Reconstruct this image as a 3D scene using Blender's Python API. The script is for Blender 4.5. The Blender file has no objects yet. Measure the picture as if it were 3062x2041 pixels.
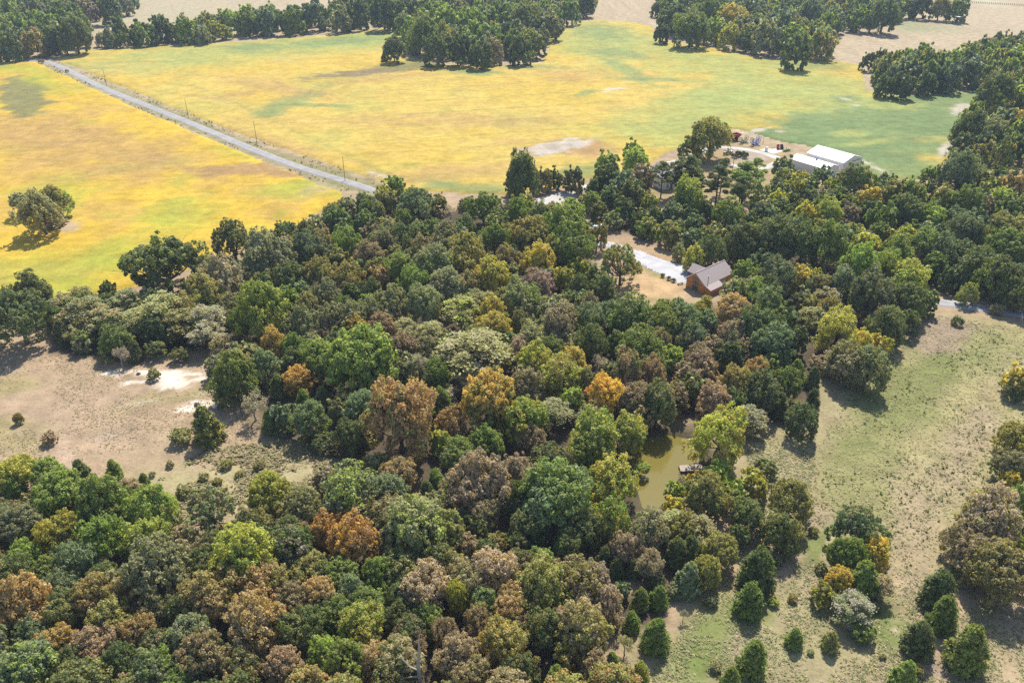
import bpy, bmesh, math, random
import numpy as np
from mathutils import Vector, Matrix
random.seed(7)
SC = bpy.context.scene
COL = SC.collection
R = math.radians

# ------------------------------------------------------------------ camera, sky, sun, exposure
CAM_H, PITCH, LENS = 110.0, R(30), 28.0
cd = bpy.data.cameras.new('camera'); cam = bpy.data.objects.new('camera', cd); COL.objects.link(cam)
cd.lens, cd.sensor_width, cd.clip_end, cd.clip_start = LENS, 36, 20000, 1
cam.location = (0, 0, CAM_H); cam.rotation_euler = (R(90) - PITCH, 0, 0)
SC.camera = cam
SUN_EL, SUN_AZ = R(52), R(14)          # azimuth to the right of the view direction (+Y)
w = bpy.data.worlds.new('World'); SC.world = w; w.use_nodes = True
nt = w.node_tree; sky = nt.nodes.new('ShaderNodeTexSky'); sky.sky_type = 'NISHITA'
sky.sun_disc = False; sky.sun_elevation = SUN_EL; sky.sun_rotation = SUN_AZ; sky.air_density = 1.0; sky.dust_density = 1.0
nt.links.new(sky.outputs[0], nt.nodes['Background'].inputs[0]); nt.nodes['Background'].inputs[1].default_value = 0.125
sl = bpy.data.lights.new('sun', 'SUN'); sun = bpy.data.objects.new('sun', sl); COL.objects.link(sun)
sl.energy, sl.angle, sl.color = 4.9, R(0.53), (1.0, 0.93, 0.82)
sd = Vector((math.sin(SUN_AZ) * math.cos(SUN_EL), math.cos(SUN_AZ) * math.cos(SUN_EL), math.sin(SUN_EL)))
sun.rotation_euler = sd.to_track_quat('Z', 'Y').to_euler()
vs = SC.view_settings
vs.view_transform, vs.look, vs.gamma, vs.exposure = 'Standard', 'None', 1.0, 0.9
HAZE = 0.00010
vs.use_curve_mapping = False
SC.cycles.max_bounces = 6; SC.cycles.diffuse_bounces = 3; SC.cycles.glossy_bounces = 2
SC.cycles.transmission_bounces = 4; SC.cycles.transparent_max_bounces = 4; SC.cycles.volume_bounces = 0
SC.cycles.use_denoising = False
SC.cycles.denoiser = 'OPENIMAGEDENOISE'
SC.cycles.sample_clamp_indirect = 4

# ------------------------------------------------------------------ survey helpers: a pixel of the survey picture to a ground point in metres
FPX = LENS / 36 * 3062
CT, ST = math.cos(PITCH), math.sin(PITCH)
def at(px, py, z=0.0):
    u = (px - 1531) / FPX; v = (py - 1020.5) / FPX
    t = (z - CAM_H) / (-ST - v * CT)
    return Vector((u * t, (CT - v * ST) * t, z))
def proj(x, y, z):
    dz = z - CAM_H; d = y * CT - dz * ST
    return 1531 + FPX * x / d, 1020.5 - FPX * (y * ST + dz * CT) / d, d
ZS = 3062 / 2352
def zp(x, y, z=0.0): return at(x * ZS, y * ZS, z)
REG = dict(A=(0, 0, .43365), B=(1000, 0, .43365), C=(2000, 0, .45134), D=(0, 680, .43365), E=(1000, 680, .43365), F=(2000, 680, .45134),
           G=(0, 1361, .43365), H=(1000, 1361, .43365), I=(2000, 1361, .45134), Z=(0, 0, ZS),
           Q=(1480, 420, .2975), P=(2100, 350, .2295), Y=(1750, 660, .2125), T=(2150, 370, .1275), S=(2500, 0, .23885))
def rp(r, x, y): a = REG[r]; return a[0] + a[2] * x, a[1] + a[2] * y
def rat(r, x, y, z=0.0): return at(*rp(r, x, y), z)

# ------------------------------------------------------------------ numpy noise and polygons
def vnoise(x, y, seed=0):
    xi = np.floor(x).astype(np.int64); yi = np.floor(y).astype(np.int64); fx = x - xi; fy = y - yi
    fx = fx * fx * (3 - 2 * fx); fy = fy * fy * (3 - 2 * fy)
    def h(a, b):
        n = (a * 374761393 + b * 668265263 + seed * 144665) & 0x7fffffff
        n = ((n ^ (n >> 13)) * 1274126177) & 0x7fffffff
        return ((n ^ (n >> 16)) & 0xffff) / 65535.0
    return (h(xi, yi) * (1 - fx) + h(xi + 1, yi) * fx) * (1 - fy) + (h(xi, yi + 1) * (1 - fx) + h(xi + 1, yi + 1) * fx) * fy
def fbm(x, y, sc, seed=0, oc=4):
    s = np.zeros_like(x, dtype=float); a = .5; t = 0
    for i in range(oc):
        s += a * vnoise(x / sc, y / sc, seed + i * 17); t += a; a *= .5; sc *= .5
    return s / t
def inpoly(x, y, poly):
    r = np.zeros(x.shape, bool); n = len(poly)
    for i in range(n):
        x1, y1 = poly[i][0], poly[i][1]; x2, y2 = poly[(i + 1) % n][0], poly[(i + 1) % n][1]
        if y1 == y2: continue
        r ^= ((y1 > y) != (y2 > y)) & (x < (x2 - x1) * (y - y1) / (y2 - y1) + x1)
    return r
def edgedist(x, y, poly, closed=True):
    d = np.full(x.shape, 1e9); n = len(poly)
    for i in range(n if closed else n - 1):
        ax, ay = poly[i][0], poly[i][1]; bx_, by_ = poly[(i + 1) % n][0], poly[(i + 1) % n][1]
        ex, ey = bx_ - ax, by_ - ay; L = ex * ex + ey * ey + 1e-9
        t = np.clip(((x - ax) * ex + (y - ay) * ey) / L, 0, 1)
        d = np.minimum(d, np.hypot(x - ax - t * ex, y - ay - t * ey))
    return d
def sdist(x, y, poly):
    d = edgedist(x, y, poly); return np.where(inpoly(x, y, poly), d, -d)
def sstep(a, b, v): t = np.clip((v - a) / (b - a), 0, 1); return t * t * (3 - 2 * t)

# ------------------------------------------------------------------ mesh helpers
def mk(name, V, F, mat=None, smooth=False, fattr=None, pcol=None):
    V = np.asarray(V, np.float32); F = np.asarray(F, np.int32); k = F.shape[1]
    me = bpy.data.meshes.new(name)
    me.vertices.add(len(V)); me.vertices.foreach_set('co', V.ravel())
    me.loops.add(F.size); me.loops.foreach_set('vertex_index', F.ravel())
    me.polygons.add(len(F)); me.polygons.foreach_set('loop_start', np.arange(0, F.size, k, dtype=np.int32))
    if smooth: me.polygons.foreach_set('use_smooth', np.ones(len(F), bool))
    if fattr is not None:
        a = me.attributes.new('clump', 'FLOAT', 'FACE'); a.data.foreach_set('value', np.asarray(fattr, np.float32))
    if pcol is not None:
        dom = 'POINT' if len(pcol) == len(V) else 'FACE'
        c = np.ones((len(pcol), 4), np.float32); c[:, :3] = pcol
        a = me.attributes.new('tone', 'FLOAT_COLOR', dom); a.data.foreach_set('color', c.ravel())
    me.update(calc_edges=True); me.validate()
    if mat: me.materials.append(mat)
    return me
def ob(name, data, parent=None, loc=(0, 0, 0), rz=0.0, scale=(1, 1, 1)):
    o = bpy.data.objects.new(name, data); COL.objects.link(o); o.parent = parent
    o.location = loc; o.rotation_euler = (0, 0, rz); o.scale = scale
    return o
def tag(o, label=None, cat=None, group=None, kind=None):
    if label: o['label'] = label
    if cat: o['category'] = cat
    if group: o['group'] = group
    if kind: o['kind'] = kind
    return o
class MB:
    def __init__(s): s.v = []; s.f = []
    def hexa(s, p):
        n = len(s.v); s.v += [tuple(q) for q in p]
        s.f += [[n + i for i in q] for q in ((3, 2, 1, 0), (4, 5, 6, 7), (0, 1, 5, 4), (1, 2, 6, 5), (2, 3, 7, 6), (3, 0, 4, 7))]; return s
    def box(s, c, d, rz=0.0):
        x, y, z = d[0] / 2, d[1] / 2, d[2] / 2; ca, sa = math.cos(rz), math.sin(rz); P = []
        for dz in (-z, z):
            for dx, dy in ((-x, -y), (x, -y), (x, y), (-x, y)):
                P.append((c[0] + dx * ca - dy * sa, c[1] + dx * sa + dy * ca, c[2] + dz))
        return s.hexa(P)
    def bar(s, a, b, w=.1, h=None):
        a = Vector(a); b = Vector(b); d = (b - a).normalized(); up = Vector((0, 0, 1)) if abs(d.z) < .95 else Vector((0, 1, 0))
        x = d.cross(up).normalized() * w / 2; y = x.cross(d).normalized() * (h or w) / 2
        return s.hexa([a - x - y, a + x - y, a + x + y, a - x + y, b - x - y, b + x - y, b + x + y, b - x + y])
    def tube(s, pts, rads, n=6, cap=True):
        base = len(s.v); pts = [Vector(p) for p in pts]
        for i, p in enumerate(pts):
            d = (pts[min(i + 1, len(pts) - 1)] - pts[max(i - 1, 0)]).normalized()
            up = Vector((0, 0, 1)) if abs(d.z) < .9 else Vector((1, 0, 0))
            x = d.cross(up).normalized(); y = x.cross(d)
            for k in range(n):
                a = 2 * math.pi * k / n; s.v.append(tuple(p + (x * math.cos(a) + y * math.sin(a)) * rads[i]))
        for i in range(len(pts) - 1):
            for k in range(n):
                s.f.append([base + i * n + k, base + i * n + (k + 1) % n, base + (i + 1) * n + (k + 1) % n, base + (i + 1) * n + k])
        if cap:
            s.f.append([base + k for k in range(n)]); e = base + (len(pts) - 1) * n; s.f.append([e + n - 1 - k for k in range(n)])
        return s
    def prism(s, pts, off):
        n = len(s.v); m = len(pts); off = Vector(off)
        s.v += [tuple(p) for p in pts] + [tuple(Vector(p) + off) for p in pts]
        s.f.append([n + i for i in range(m)][::-1]); s.f.append([n + m + i for i in range(m)])
        for i in range(m): s.f.append([n + i, n + (i + 1) % m, n + m + (i + 1) % m, n + m + i])
        return s
    def mesh(s, name, mat, smooth=False, recalc=True):
        me = bpy.data.meshes.new(name); me.from_pydata(s.v, [], s.f)
        if recalc:
            b = bmesh.new(); b.from_mesh(me); bmesh.ops.recalc_face_normals(b, faces=b.faces); b.to_mesh(me); b.free()
        if smooth: me.polygons.foreach_set('use_smooth', np.ones(len(me.polygons), bool))
        me.materials.append(mat); me.update(); return me
    def build(s, name, mat, parent=None, smooth=False, **k): return ob(name, s.mesh(name, mat, smooth), parent, **k)
def wheel(parent, c, r, wd, ax, tyre, rim):
    t = MB(); c = Vector(c); ax = Vector(ax).normalized()
    t.tube([c - ax * wd / 2, c - ax * wd * .38, c + ax * wd * .38, c + ax * wd / 2], [r * .9, r, r, r * .9], 14)
    o = t.build('wheel', tyre, parent)
    MB().tube([c - ax * wd * .53, c + ax * wd * .53], [r * .55, r * .55], 10).build('rim', rim, o)
    return o

# ------------------------------------------------------------------ materials
def newmat(name):
    m = bpy.data.materials.new(name); m.use_nodes = True; m.node_tree.nodes.clear()
    return m, m.node_tree.nodes, m.node_tree.links
def nd(N, t, **k):
    n = N.new(t)
    for a, b in k.items():
        if a.startswith('i_'): n.inputs[a[2:].replace('_', ' ')].default_value = b
        else: setattr(n, a, b)
    return n
def mathn(N, L, op, a, b):
    n = N.new('ShaderNodeMath'); n.operation = op
    for i, v in enumerate((a, b)):
        if isinstance(v, (int, float)): n.inputs[i].default_value = v
        else: L.new(v, n.inputs[i])
    return n.outputs[0]
def vmul(N, L, col, fac):
    n = N.new('ShaderNodeVectorMath'); n.operation = 'SCALE'; L.new(col, n.inputs[0]); L.new(fac, n.inputs['Scale']); return n.outputs[0]
def simple(name, c, rough=.7, vary=.18, scale=3.0, metal=0.0, spec=.3, bump=0.0):
    m, N, L = newmat(name)
    tc = N.new('ShaderNodeTexCoord'); no = nd(N, 'ShaderNodeTexNoise'); no.inputs['Scale'].default_value = scale; no.inputs['Detail'].default_value = 5
    L.new(tc.outputs['Object'], no.inputs['Vector'])
    f = mathn(N, L, 'MULTIPLY_ADD', no.outputs[0], 2 * vary); f.node.inputs[2].default_value = 1 - vary
    rgb = N.new('ShaderNodeRGB'); rgb.outputs[0].default_value = (*c, 1)
    p = N.new('ShaderNodeBsdfPrincipled'); p.inputs['Roughness'].default_value = rough; p.inputs['Metallic'].default_value = metal
    p.inputs['Specular IOR Level'].default_value = spec
    L.new(vmul(N, L, rgb.outputs[0], f), p.inputs['Base Color'])
    if bump:
        b = N.new('ShaderNodeBump'); b.inputs['Strength'].default_value = bump; L.new(no.outputs[0], b.inputs['Height']); L.new(b.outputs[0], p.inputs['Normal'])
    o = N.new('ShaderNodeOutputMaterial'); L.new(p.outputs[0], o.inputs[0]); return m
def leafmat(name, mode, transl=.42):
    m, N, L = newmat(name)
    if mode == 'object':
        oi = N.new('ShaderNodeObjectInfo')
        a2 = N.new('ShaderNodeAttribute'); a2.attribute_type = 'OBJECT'; a2.attribute_name = 'second'
        cl = N.new('ShaderNodeAttribute'); cl.attribute_name = 'clump'
        sub = mathn(N, L, 'MULTIPLY', cl.outputs['Fac'], 7.31); fr = mathn(N, L, 'FRACT', sub, 0)
        mr = N.new('ShaderNodeMapRange'); mr.inputs['From Min'].default_value = .45; mr.inputs['From Max'].default_value = .75
        L.new(cl.outputs['Fac'], mr.inputs['Value'])
        mx = N.new('ShaderNodeMix'); mx.data_type = 'RGBA'; L.new(mr.outputs[0], mx.inputs[0])
        L.new(oi.outputs['Color'], mx.inputs[6]); L.new(a2.outputs['Color'], mx.inputs[7])
        k = mathn(N, L, 'MULTIPLY_ADD', fr, .6); k.node.inputs[2].default_value = .70
        rr = mathn(N, L, 'MULTIPLY_ADD', oi.outputs['Random'], .3); rr.node.inputs[2].default_value = .85
        k = mathn(N, L, 'MULTIPLY', k, rr)
        f2 = mathn(N, L, 'FRACT', mathn(N, L, 'MULTIPLY', cl.outputs['Fac'], 23.7), 0)
        m2 = N.new('ShaderNodeMapRange'); m2.inputs['From Min'].default_value = .70; m2.inputs['From Max'].default_value = 1.0; m2.inputs['To Max'].default_value = .55; L.new(f2, m2.inputs['Value'])
        mo = N.new('ShaderNodeMix'); mo.data_type = 'RGBA'; L.new(m2.outputs[0], mo.inputs[0]); L.new(mx.outputs[2], mo.inputs[6]); mo.inputs[7].default_value = (.36, .30, .10, 1)
        col = vmul(N, L, mo.outputs[2], k)
    else:
        a = N.new('ShaderNodeAttribute'); a.attribute_name = 'tone'; col = a.outputs['Color']
    d = N.new('ShaderNodeBsdfPrincipled'); d.inputs['Roughness'].default_value = .55; d.inputs['Specular IOR Level'].default_value = .25
    L.new(col, d.inputs['Base Color'])
    t = N.new('ShaderNodeBsdfTranslucent')
    tm = N.new('ShaderNodeVectorMath'); tm.operation = 'MULTIPLY'; tm.inputs[1].default_value = (1.25, 1.2, .6); L.new(col, tm.inputs[0]); L.new(tm.outputs[0], t.inputs[0])
    mix = N.new('ShaderNodeMixShader'); mix.inputs[0].default_value = transl; L.new(d.outputs[0], mix.inputs[1]); L.new(t.outputs[0], mix.inputs[2])
    o = N.new('ShaderNodeOutputMaterial'); L.new(mix.outputs[0], o.inputs[0]); return m
def groundmat(name, fine=1.6, coarse=.25, amp=.5, bump=.6, rows=None):
    m, N, L = newmat(name)
    a = N.new('ShaderNodeAttribute'); a.attribute_name = 'tone'
    g = N.new('ShaderNodeNewGeometry'); vec = g.outputs['Position']
    n1 = N.new('ShaderNodeTexNoise'); n1.inputs['Scale'].default_value = fine; n1.inputs['Detail'].default_value = 6; n1.inputs['Roughness'].default_value = .7; L.new(vec, n1.inputs['Vector'])
    n2 = N.new('ShaderNodeTexNoise'); n2.inputs['Scale'].default_value = coarse; n2.inputs['Detail'].default_value = 5; L.new(vec, n2.inputs['Vector'])
    s = mathn(N, L, 'ADD', n1.outputs[0], n2.outputs[0])
    if rows:
        mp = N.new('ShaderNodeMapping'); mp.inputs['Rotation'].default_value = (0, 0, rows); mp.inputs['Scale'].default_value = (.03, .5, 1); L.new(vec, mp.inputs[0])
        n3 = N.new('ShaderNodeTexNoise'); n3.inputs['Scale'].default_value = 1; n3.inputs['Detail'].default_value = 3; L.new(mp.outputs[0], n3.inputs['Vector'])
        s = mathn(N, L, 'ADD', mathn(N, L, 'MULTIPLY', s, .84), mathn(N, L, 'MULTIPLY', n3.outputs[0], .32))
    k = mathn(N, L, 'MULTIPLY_ADD', s, 2 * amp); k.node.inputs[2].default_value = 1 - 2 * amp
    col = vmul(N, L, a.outputs['Color'], k)
    p = N.new('ShaderNodeBsdfPrincipled'); p.inputs['Roughness'].default_value = .95; p.inputs['Specular IOR Level'].default_value = .1
    L.new(col, p.inputs['Base Color'])
    b = N.new('ShaderNodeBump'); b.inputs['Strength'].default_value = bump; b.inputs['Distance'].default_value = .35; L.new(n1.outputs[0], b.inputs['Height']); L.new(b.outputs[0], p.inputs['Normal'])
    o = N.new('ShaderNodeOutputMaterial'); L.new(p.outputs[0], o.inputs[0]); return m

M = dict(leaf=leafmat('leaf', 'object'), farleaf=leafmat('far_leaf', 'tone'),
         ground=groundmat('ground', 1.3, .22, .5, .7), crop=groundmat('crop', 1.1, .3, .40, .9, rows=-.62),
         gravel=groundmat('gravel', 1.5, .35, .28, .3), bark=simple('bark', (.10, .075, .055), .9, .35, 4),
         palebark=simple('pale_bark', (.34, .29, .24), .9, .25, 4), white_metal=simple('white_metal', (.78, .78, .78), .35, .04, .6, spec=.5),
         cream=simple('cream_metal', (.62, .58, .50), .5, .05, .6), trim=simple('dark_trim', (.10, .09, .085), .6, .1),
         shingle=simple('shingle', (.30, .255, .245), .9, .35, 6, bump=.4), cedarwall=simple('cedar_wall', (.40, .135, .03), .6, .3, 2.5),
         darkwood=simple('dark_wood', (.075, .05, .035), .8, .3, 5), greywood=simple('grey_wood', (.30, .25, .21), .85, .35, 5),
         glass=simple('window_glass', (.10, .11, .12), .08, .1, 1, spec=.8), pole=simple('pole_wood', (.13, .10, .075), .9, .25, 3),
         tyre=simple('tyre', (.02, .02, .02), .8, .2), red=simple('red_paint', (.30, .03, .03), .45, .2), blue=simple('blue_paint', (.05, .13, .42), .4, .2),
         green=simple('green_paint', (.06, .16, .07), .5, .25), steel=simple('steel', (.28, .28, .29), .45, .25, metal=.4),
         white=simple('white_paint', (.75, .75, .74), .5, .06), truck=simple('truck_paint', (.50, .62, .68), .25, .05, spec=.6),
         rock=simple('rock', (.10, .08, .085), .9, .3, 3, bump=.5), concrete=simple('concrete', (.62, .57, .50), .9, .15, 1),
         tank=simple('tank', (.72, .73, .74), .4, .05), cloth=simple('dark_plastic', (.03, .03, .035), .6, .1))

# ------------------------------------------------------------------ colours
C = dict(dg=(.050, .064, .022), g=(.078, .104, .022), bg=(.070, .090, .046), gg=(.104, .108, .056), lg=(.122, .150, .032), yg=(.160, .158, .030),
         ye=(.25, .20, .034), oc=(.215, .165, .042), orr=(.25, .150, .040), ob=(.180, .126, .056), br=(.130, .100, .058), pk=(.190, .148, .100),
         gb=(.140, .116, .080), ol=(.118, .110, .036), wl=(.135, .134, .060), mv=(.125, .09, .08), gy=(.155, .140, .110))
LEAFK = 2.6
C = {k: tuple(v * LEAFK * (.9 if max(c) > .2 else 1.0) for v in c) for k, c in C.items()}
CW = dict(dg='dark green', g='green', bg='blue-green', gg='grey-green', lg='light green', yg='yellow-green', ye='bright yellow', oc='ochre', orr='orange',
          ob='orange-brown', br='brown', pk='pinkish brown', gb='grey-brown', ol='olive', wl='pale straw-green', mv='dull mauve', gy='pale grey')
TAN = np.array((.40, .295, .19)); FARTAN = np.array((.43, .345, .225)); GRN = np.array((.17, .205, .06)); SAND = np.array((.72, .64, .53))
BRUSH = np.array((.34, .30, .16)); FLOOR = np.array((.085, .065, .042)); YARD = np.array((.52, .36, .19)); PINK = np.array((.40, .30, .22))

# ------------------------------------------------------------------ ground layout
def Zpoly(p): return [zp(*q) for q in p]
POND = Zpoly([(1450, 1030), (1485, 1002), (1540, 995), (1588, 1003), (1606, 1040), (1602, 1075), (1575, 1100), (1545, 1122), (1524, 1148), (1502, 1166), (1478, 1160), (1464, 1110)])
W8P = [(1330, 480), (1370, 512), (1400, 525), (1460, 552), (1540, 566), (1640, 594), (1730, 600), (1900, 638), (2100, 668), (2180, 676), (2450, 700), (2450, 425), (2200, 415), (2150, 440), (2000, 445), (1900, 445), (1800, 460), (1700, 490), (1600, 505), (1500, 485), (1400, 465), (1340, 462)]
W9P = [(125, 808), (230, 825), (470, 812), (500, 905), (560, 955), (700, 1030), (850, 1100), (1000, 1185), (1180, 1260), (1400, 1340), (1540, 1390), (1600, 1320), (1640, 1230), (1560, 1190), (1480, 1190), (1440, 1120), (1430, 990), (1600, 970), (1700, 1000), (1780, 980), (1860, 950), (1890, 880), (2010, 825), (2080, 715), (1900, 668), (1740, 625), (1720, 690), (1560, 725), (1420, 715), (1370, 640), (1360, 560), (1290, 500), (1160, 485), (1000, 480), (880, 465), (800, 490), (650, 560), (520, 625), (400, 690), (280, 720), (140, 715)]
W10P = [(-60, 1190), (150, 1220), (300, 1240), (450, 1270), (560, 1270), (640, 1210), (750, 1200), (930, 1220), (1000, 1290), (1200, 1390), (1400, 1480), (1440, 1600), (1440, 1850), (-60, 1850)]
STRIP = [(850, 1090), (1000, 1175), (1400, 1330), (1540, 1390), (1460, 1480), (1380, 1490), (1200, 1400), (1000, 1300), (920, 1230)]; EDGE = [(-60, 1120), (200, 1145), (330, 1165), (420, 1215), (450, 1280), (300, 1260), (150, 1240), (-60, 1210)]
WOODS = [Zpoly(W8P), Zpoly(W9P), Zpoly(W10P), Zpoly(STRIP), Zpoly(EDGE)]
def blob(col, x, y, r, cx, cy, u, v, c, k=1.0, soft=.5, sc=9.0, seed=0):
    """an uneven patch of colour c lying on the ground: centre and half axes surveyed in picture region r"""
    p = rat(r, cx, cy); a = rat(r, cx + u[0], cy + u[1]) - p; b = rat(r, cx + v[0], cy + v[1]) - p
    det = a.x * b.y - a.y * b.x
    if abs(det) < 1e-6: return
    dx = x - p.x; dy = y - p.y
    s = (dx * b.y - dy * b.x) / det; t = (a.x * dy - a.y * dx) / det
    rr = np.hypot(s, t); near = rr < 2.5
    if not near.any(): return
    n = fbm(x[near], y[near], sc, seed + int(cx) % 97, 4)
    m = sstep(1 + soft, 1 - soft, rr[near] + (n - .5) * 1.5) * k
    col[near] += (np.array(c) - col[near]) * m[:, None]
def lines(col, x, y, pts, wd, c, k=1.0):
    d = edgedist(x, y, pts, False) + (fbm(x, y, 4, 5, 3) - .5) * wd * 1.2
    m = sstep(wd, wd * .4, d) * k
    col += (np.array(c) - col) * m[:, None]
def ground_colour(x, y):
    n = fbm(x, y, 40, 3); n2 = fbm(x, y, 9, 8)
    far = sstep(330, 420, y)
    col = TAN[None] * (1 - far[:, None]) + FARTAN[None] * far[:, None]
    col = col * (.82 + .36 * n2[:, None])
    m = sstep(.5, .75, n) * .35 * (1 - far); col += (np.array((.30, .27, .13)) - col) * m[:, None]
    near = (y < 430) & (np.abs(x) < 330)
    xs, ys = x[near], y[near]; c = col[near]
    # right-hand pasture
    past = Zpoly([(2100, 715), (2200, 715), (2500, 770), (2700, 1000), (2500, 1250), (2150, 1320), (1960, 1260), (1840, 1180), (1860, 1060), (1930, 930), (2040, 820)])
    d = sdist(xs, ys, past); m = sstep(-4, 6, d + (fbm(xs, ys, 14, 21) - .5) * 10)
    pc = np.array((.345, .305, .145)) * (.85 + .3 * fbm(xs, ys, 5, 31))[:, None]
    c += (pc - c) * m[:, None]
    blob(c, xs, ys, 'Z', 2080, 900, (130, -100), (40, 60), GRN, .75, .6, 7)
    blob(c, xs, ys, 'Z', 1960, 1080, (90, 40), (-30, 90), GRN, .45, .7, 6)
    blob(c, xs, ys, 'Z', 2230, 800, (110, 20), (-30, 60), GRN * 1.1, .4, .7, 6)
    blob(c, xs, ys, 'Z', 2160, 770, (75, 10), (-30, 40), PINK * .82, .95, .4, 6)
    blob(c, xs, ys, 'Z', 2230, 1010, (60, -140), (45, 20), PINK, .55, .7, 8)
    blob(c, xs, ys, 'Z', 2100, 1220, (30, -150), (60, 20), PINK, .55, .7, 8)
    blob(c, xs, ys, 'Z', 1880, 1200, (60, 20), (-10, 40), PINK * .85, .8, .5, 6)
    # rough ground by the pond and in front of the cedars
    for a in [(1800, 1010, (110, -60), (30, 60)), (1740, 1100, (90, 30), (-10, 80)), (1850, 1380, (200, 30), (-40, 130)), (1900, 1500, (400, 0), (0, 90)), (1660, 1480, (130, -60), (20, 90)), (1900, 900, (50, 20), (-20, 40))]:
        blob(c, xs, ys, 'Z', a[0], a[1], a[2], a[3], BRUSH, .85, .6, 5)
    for a in [(1870, 1270, (60, -20), (-20, 70)), (1640, 1450, (80, -60), (30, 60)), (1600, 1530, (60, -20), (10, 40)), (1730, 1400, (40, 10), (0, 40)), (2020, 1420, (80, 10), (0, 60))]:
        blob(c, xs, ys, 'Z', a[0], a[1], a[2], a[3], (.17, .215, .06), .85, .6, 4)
    for a in [(1690, 1500, (14, -60), (12, 8)), (1900, 1330, (50, -20), (10, 30)), (2150, 1510, (60, 10), (0, 50)), (1800, 1300, (40, -20), (10, 40)), (2140, 1400, (40, 60), (40, 0))]:
        blob(c, xs, ys, 'Z', a[0], a[1], a[2], a[3], PINK * .95, .8, .6, 4)
    # tracks
    for pts, wd in (([(2030, 1190), (2015, 1230), (2000, 1260), (1990, 1290)], .35), ([(2160, 1380), (2155, 1340), (2172, 1310)], .3), ([(2172, 1385), (2176, 1345), (2195, 1310)], .3), ([(2050, 1460), (2062, 1420), (2050, 1380)], .3), ([(1890, 1290), (1905, 1240), (1940, 1215)], .3)):
        lines(c, xs, ys, Zpoly(pts), wd, (.5, .4, .28), .9)
    # the dry clearing on the left
    for a in [(30, 880, (60, -10), (10, 20)), (20, 990, (90, 10), (0, 40)), (330, 920, (60, -30), (10, 12)), (430, 910, (60, -12), (0, 12))]:
        blob(c, xs, ys, 'Z', a[0], a[1], a[2], a[3], (.31, .27, .11), .7, .6, 6)
    for a in [(580, 1080, (170, -30), (0, 70)), (420, 1120, (120, 10), (0, 40)), (690, 1060, (80, 0), (0, 30))]:
        blob(c, xs, ys, 'Z', a[0], a[1], a[2], a[3], BRUSH * 1.1, .85, .6, 4)
    blob(c, xs, ys, 'Z', 200, 970, (160, 10), (-30, 60), PINK * 1.0, .35, .7, 8)
    blob(c, xs, ys, 'Z', 150, 1050, (12, 60), (16, -4), PINK * 1.25, .7, .5, 4)
    for a in [(255, 858, (26, 0), (0, 5)), (330, 855, (40, 2), (0, 5)), (300, 878, (28, -2), (0, 3)), (385, 872, (30, 8), (-10, 12)), (395, 885, (30, 0), (0, 9)), (462, 868, (18, -2), (0, 5)), (440, 936, (36, -6), (0, 6)), (465, 922, (30, 2), (0, 5)), (420, 856, (50, 6), (0, 3))]:
        blob(c, xs, ys, 'Z', a[0], a[1], (a[2][0] * 1.05, a[2][1]), (a[3][0], a[3][1] * 1.15), SAND * 1.1, .95, .4, 2.5)
    for a in [(320, 925, 1.2), (480, 900, 1.0), (250, 1000, .8)]:
        blob(c, xs, ys, 'Z', a[0], a[1], (40 * a[2], -8), (0, 4), SAND * .8, .45, .7, 3)
    # cabin yard, farm yard
    blob(c, xs, ys, 'Z', 1490, 660, (100, 10), (-20, 45), YARD, .95, .45, 9)
    blob(c, xs, ys, 'Z', 1580, 590, (120, 25), (0, 20), YARD * .9, .8, .6, 9)
    blob(c, xs, ys, 'Z', 1510, 625, (25, 14), (-8, 10), (.26, .25, .09), .8, .5, 6)
    blob(c, xs, ys, 'Z', 1510, 690, (60, 4), (0, 8), (.24, .23, .09), .6, .6, 5)
    blob(c, xs, ys, 'Z', 1690, 370, (150, 20), (-30, 60), (.36, .27, .14), .95, .5, 9)
    blob(c, xs, ys, 'Z', 1560, 430, (180, 10), (0, 45), (.34, .27, .13), .8, .5, 9)
    blob(c, xs, ys, 'P', 620, 540, (260, 40), (-60, 70), (.40, .32, .25), .95, .35, 7)
    blob(c, xs, ys, 'Z', 720, 440, (90, -30), (20, 20), (.36, .32, .16), .8, .5, 6)
    # verge beside the road
    lines(c, xs, ys, Zpoly([(100, 142), (240, 202), (430, 279), (590, 347), (830, 425), (900, 455)]), 9, (.22, .215, .085), .75)
    # wood floor, dark brown; also paints the shade on dirt and in crown gaps
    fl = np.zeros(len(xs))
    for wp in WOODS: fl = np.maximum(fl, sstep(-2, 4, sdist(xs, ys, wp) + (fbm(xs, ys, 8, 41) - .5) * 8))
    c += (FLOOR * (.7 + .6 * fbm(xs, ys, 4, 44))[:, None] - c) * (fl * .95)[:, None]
    d = sdist(xs, ys, POND); c += (np.array((.105, .09, .05)) - c) * sstep(-8, -.5, d + (fbm(xs, ys, 5, 47) - .5) * 4)[:, None]
    col[near] = c
    fm = ~near
    if fm.any():
        xf, yf = x[fm], y[fm]; c = col[fm]
        lines(c, xf, yf, Zpoly([(60, 140), (100, 142), (240, 202), (430, 279)]), 9, (.24, .235, .10), .75)
        blob(c, xf, yf, 'S', 1000, 330, (330, 20), (0, 50), (.22, .27, .12), .7, .6, 12)
        blob(c, xf, yf, 'S', 1200, 390, (160, 6), (0, 16), (.26, .28, .13), .6, .6, 12)
        blob(c, xf, yf, 'S', 1550, 360, (130, 6), (0, 26), (.30, .33, .17), .6, .6, 12)
        blob(c, xf, yf, 'S', 2000, 40, (400, 20), (0, 16), (.50, .47, .32), .8, .5, 20)
        blob(c, xf, yf, 'Z', 330, 30, (200, -20), (0, 40), (.40, .36, .23), .7, .7, 30)
        col[fm] = c
    return col
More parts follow.
